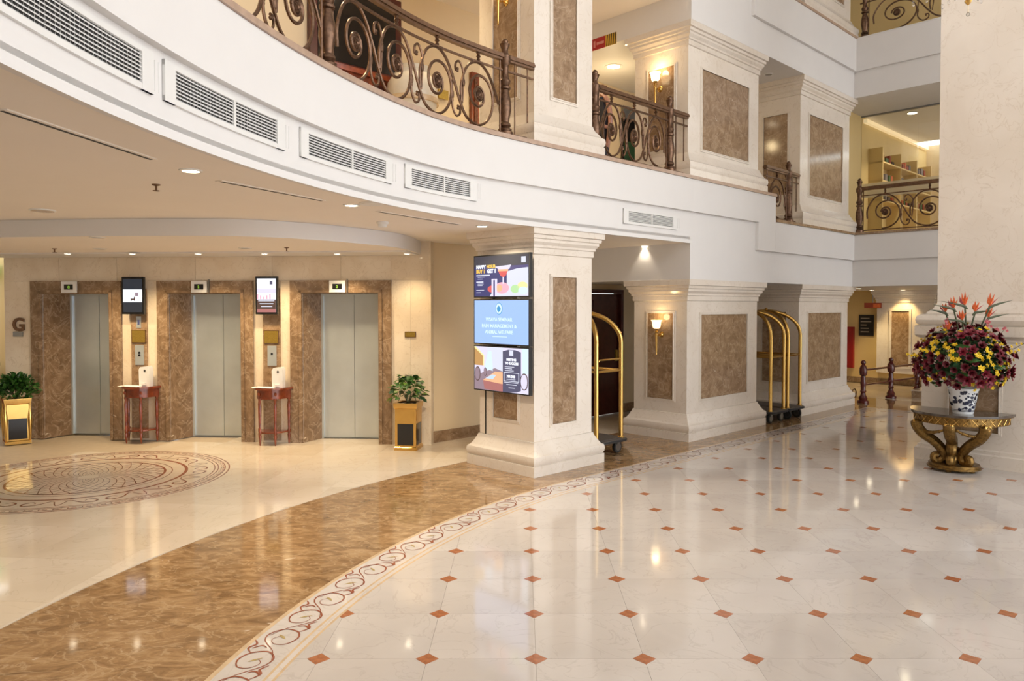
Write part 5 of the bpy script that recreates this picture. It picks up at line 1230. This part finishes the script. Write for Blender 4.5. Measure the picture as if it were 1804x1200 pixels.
# dark display behind the middle railing
ud0, ud1 = u_at(1097, 8.6), u_at(1119, 8.6)
dv = thing('dark_doorway_panel', 'tall dark glossy panel on the gallery wall behind the middle railing', 'panel', W((ud0 + ud1) / 2, 8.65, Z1T), TH)
MB().box(-(ud1 - ud0) / 2, (ud1 - ud0) / 2, -.05, 0, 0, 1.72).build('panel', 'black_gloss', dv); MB().box(-(ud1 - ud0) / 2, (ud1 - ud0) / 2, -.055, 0, 1.72, 1.95).build('head', 'steel_dark', dv); MB().box(-(ud1 - ud0) / 2 + .02, (ud1 - ud0) / 2 - .02, -.053, -.049, .8, 1.3).build('lower_pane', 'leaf_dark', dv)
# low headroom strip on the beam
tw0, tw1 = w_at(1042, UB), w_at(1085, UB)
tp = thing('warning_strip', 'red warning strip with black and yellow hazard stripes on the beam', 'sign', W(UB - .002, (tw0 + tw1) / 2, Z3 + .0), TH - R(90))
hl = (tw0 - tw1) / 2; H_ = .16
MB().box(-hl, .12 * hl, -.006, 0, -.02, H_).build('red_field', 'tape_red', tp); MB().box(.12 * hl, hl, -.006, 0, -.02, H_).build('yellow_field', 'tape_yellow', tp)
for q in range(5):
    x0_ = .2 * hl + q * .165 * hl; m = MB(); m.add([(x0_, -.0075, -.02), (x0_ + .07 * hl, -.0075, -.02), (x0_ + .13 * hl, -.0075, H_), (x0_ + .06 * hl, -.0075, H_)], [(0, 1, 2, 3)]).build('black_stripe', 'black_matte', tp, ang=0)
MB().box(-.85 * hl, -.7 * hl, -.0075, -.005, .02, .12).build('symbol', 'tape_text', tp); MB().box(-.6 * hl, 0, -.0075, -.005, .05, .09).build('text_line', 'tape_text', tp)

# ------------------------------------------------------------------ glazed shop behind the right railing
UG = 16.4
gw = bpy.data.objects.new('window_1', None); C.objects.link(gw); gw.location = W(UG, 6.3, ZC); gw.rotation_euler = (0, 0, TH - R(90)); struct(gw, 'full height glass shop front on the upper floor')
wj = w_at(1613, UG)
for a_, b_ in ((0.0, 6.3 - wj - .004), (6.3 - wj + .004, 6.0)): MB().box(a_, b_, -.006, .006, .01, Z3 - ZC - .03).build('pane', 'clear_glass', gw)
for z_, h_ in ((.88, .16), (1.12, .06)): MB().box(0, 6.0, -.008, -.0065, z_, z_ + h_).build('frosted_stripe', 'frosted_band', gw)
MB().box(0, 6.0, -.03, .03, Z3 - ZC - .03, Z3 - ZC).build('head_channel', 'steel_dark', gw)
struct(bbox(14.94, 21, 6.3, 6.42, ZC, Z3, 'wall_shop_side', 'warm_paint')); struct(bbox(20, 20.15, 6.42, 8.8, 0, Z3, 'wall_colonnade_end', 'cream_paint')); struct(bbox(20.6, 20.75, -2, 6.3, ZC, Z3, 'wall_shop_back', 'cream_paint')); struct(bbox(15.05, 20.7, -6, 6.3, Z2T, Z2T + .02, 'floor_wing', 'lobby_marble'))
cz_ = MB().box(UG + .1, 20.5, 6.22, 6.30, Z3 - .12, Z3 - .04).build('trim_3', 'lit_cove', rz=TH); struct(cz_)
sh = thing('shop_shelves', 'brown wall shelves full of souvenirs inside the glazed shop', 'shelves', W(18.4, 6.3, ZC), TH)
for z_ in (.85, 1.27, 1.67): MB().box(-1.6, 1.6, -.3, 0, z_, z_ + .03).build('shelf_board', 'warm_paint', sh)
for x_ in (-1.6, -.5, .55, 1.57): MB().box(x_, x_ + .03, -.3, 0, .2, 2.0).build('upright', 'warm_paint', sh)
rnd = random.Random(9)
kinds = ['book_red', 'book_green', 'book_tan', 'book_dark', 'book_grey', 'book_red', 'petal_orange']
for row, z_ in enumerate((.88, 1.30, 1.70)):
    x_ = -1.5
    j = 0
    while x_ < 1.45:
        w_ = rnd.uniform(.05, .16); h_ = rnd.uniform(.10, .22); km = rnd.choice(kinds)
        hit = [q_ for q_ in (-1.6, -.5, .55, 1.57) if x_ < q_ + .035 and x_ + w_ > q_ - .005]
        if hit: x_ = hit[0] + .04
        if x_ + w_ > 1.56: break
        b = MB().rloft(0, w_, -.2, -.05, [(0, 0), (0, h_), (-.01, h_ + .004)]).build('shop_item', km, None, W(18.4 + x_, 6.3, ZC + z_), TH)
        nm = {'book_red': 'red', 'book_green': 'green', 'book_tan': 'tan', 'book_dark': 'dark', 'book_grey': 'grey', 'petal_orange': 'orange'}[km]
        tag(b, 'small %s souvenir box on the %s shop shelf' % (nm, ('lowest', 'middle', 'top')[row]), 'box', '%s souvenirs on the %s shop shelf' % (nm, ('lowest', 'middle', 'top')[row]))
        x_ += w_ + rnd.uniform(.02, .12); j += 1
ex = thing('exit_sign', 'green running-man exit sign hanging inside the glazed shop', 'exit sign', W(17.6, w_at(1520, 17.6), HC + (539 - 273) / F * 16.6), TH - R(70))
MB().box(-.17, .17, -.015, .015, 0, .13).build('housing', 'steel_dark', ex); MB().box(-.15, .15, -.018, -.014, .015, .115).build('lit_panel', 'exit_green', ex)
MB().box(-.12, -.06, -.0195, -.0175, .05, .08).box(.02, .05, -.0195, -.0175, .03, .10).build('pictogram', 'scr_white', ex); MB().rod((0, 0, .13), (0, 0, .5), .006, 6).build('hanger', 'steel_dark', ex)
downlight(1607, 199, Z3 - .005, 'bright downlight on the shop ceiling behind glass', 60, .09)
ltp = W(18.8, 3.2)
dlx = thing('ceiling_downlight', 'second shop downlight further inside, hidden by the pier', 'downlight', (*ltp, Z3 - .005), 0, 'recessed ceiling downlights'); MB().lathe([(.12, 0), (.12, -.006), (.09, -.009)], 20).build('trim_ring', 'white_plastic', dlx)
MB().lathe([(.088, -.004), (.088, -.0095)], 20).build('lens', 'lamp_disc', dlx)
l = bpy.data.lights.new('lamp', 'SPOT'); l.energy = 60; l.color = (1, .78, .45); l.spot_size = R(120); l.shadow_soft_size = .1
o = bpy.data.objects.new('lamp', l); C.objects.link(o); o.parent = dlx; o.location = (0, 0, -.03)
# unseen downlights along the curved balcony, added to warm the gallery
pth = offset(PATH, 1.6)
for k, i in enumerate([i for i in range(len(pth)) if pth[i][1] > 2.5][6::18]):
    q = pth[i]; r = thing('ceiling_downlight', 'unseen added downlight on the upper gallery ceiling, number %s from the left' % ('one', 'two', 'three', 'four', 'five', 'six', 'seven', 'eight')[k % 8], 'downlight', (q[0], q[1], Z3A), 0, 'added upper gallery downlights')
    MB().lathe([(.10, 0), (.10, -.006), (.075, -.009)], 16).build('trim_ring', 'white_plastic', r); MB().lathe([(.073, -.004), (.073, -.0095)], 16).build('lens', 'lamp_disc', r)
    l = bpy.data.lights.new('lamp', 'SPOT'); l.energy = 110; l.color = (1, .78, .46); l.spot_size = R(105); l.spot_blend = .7; l.shadow_soft_size = .08
    o = bpy.data.objects.new('lamp', l); C.objects.link(o); o.parent = r; o.location = (0, 0, -.03)
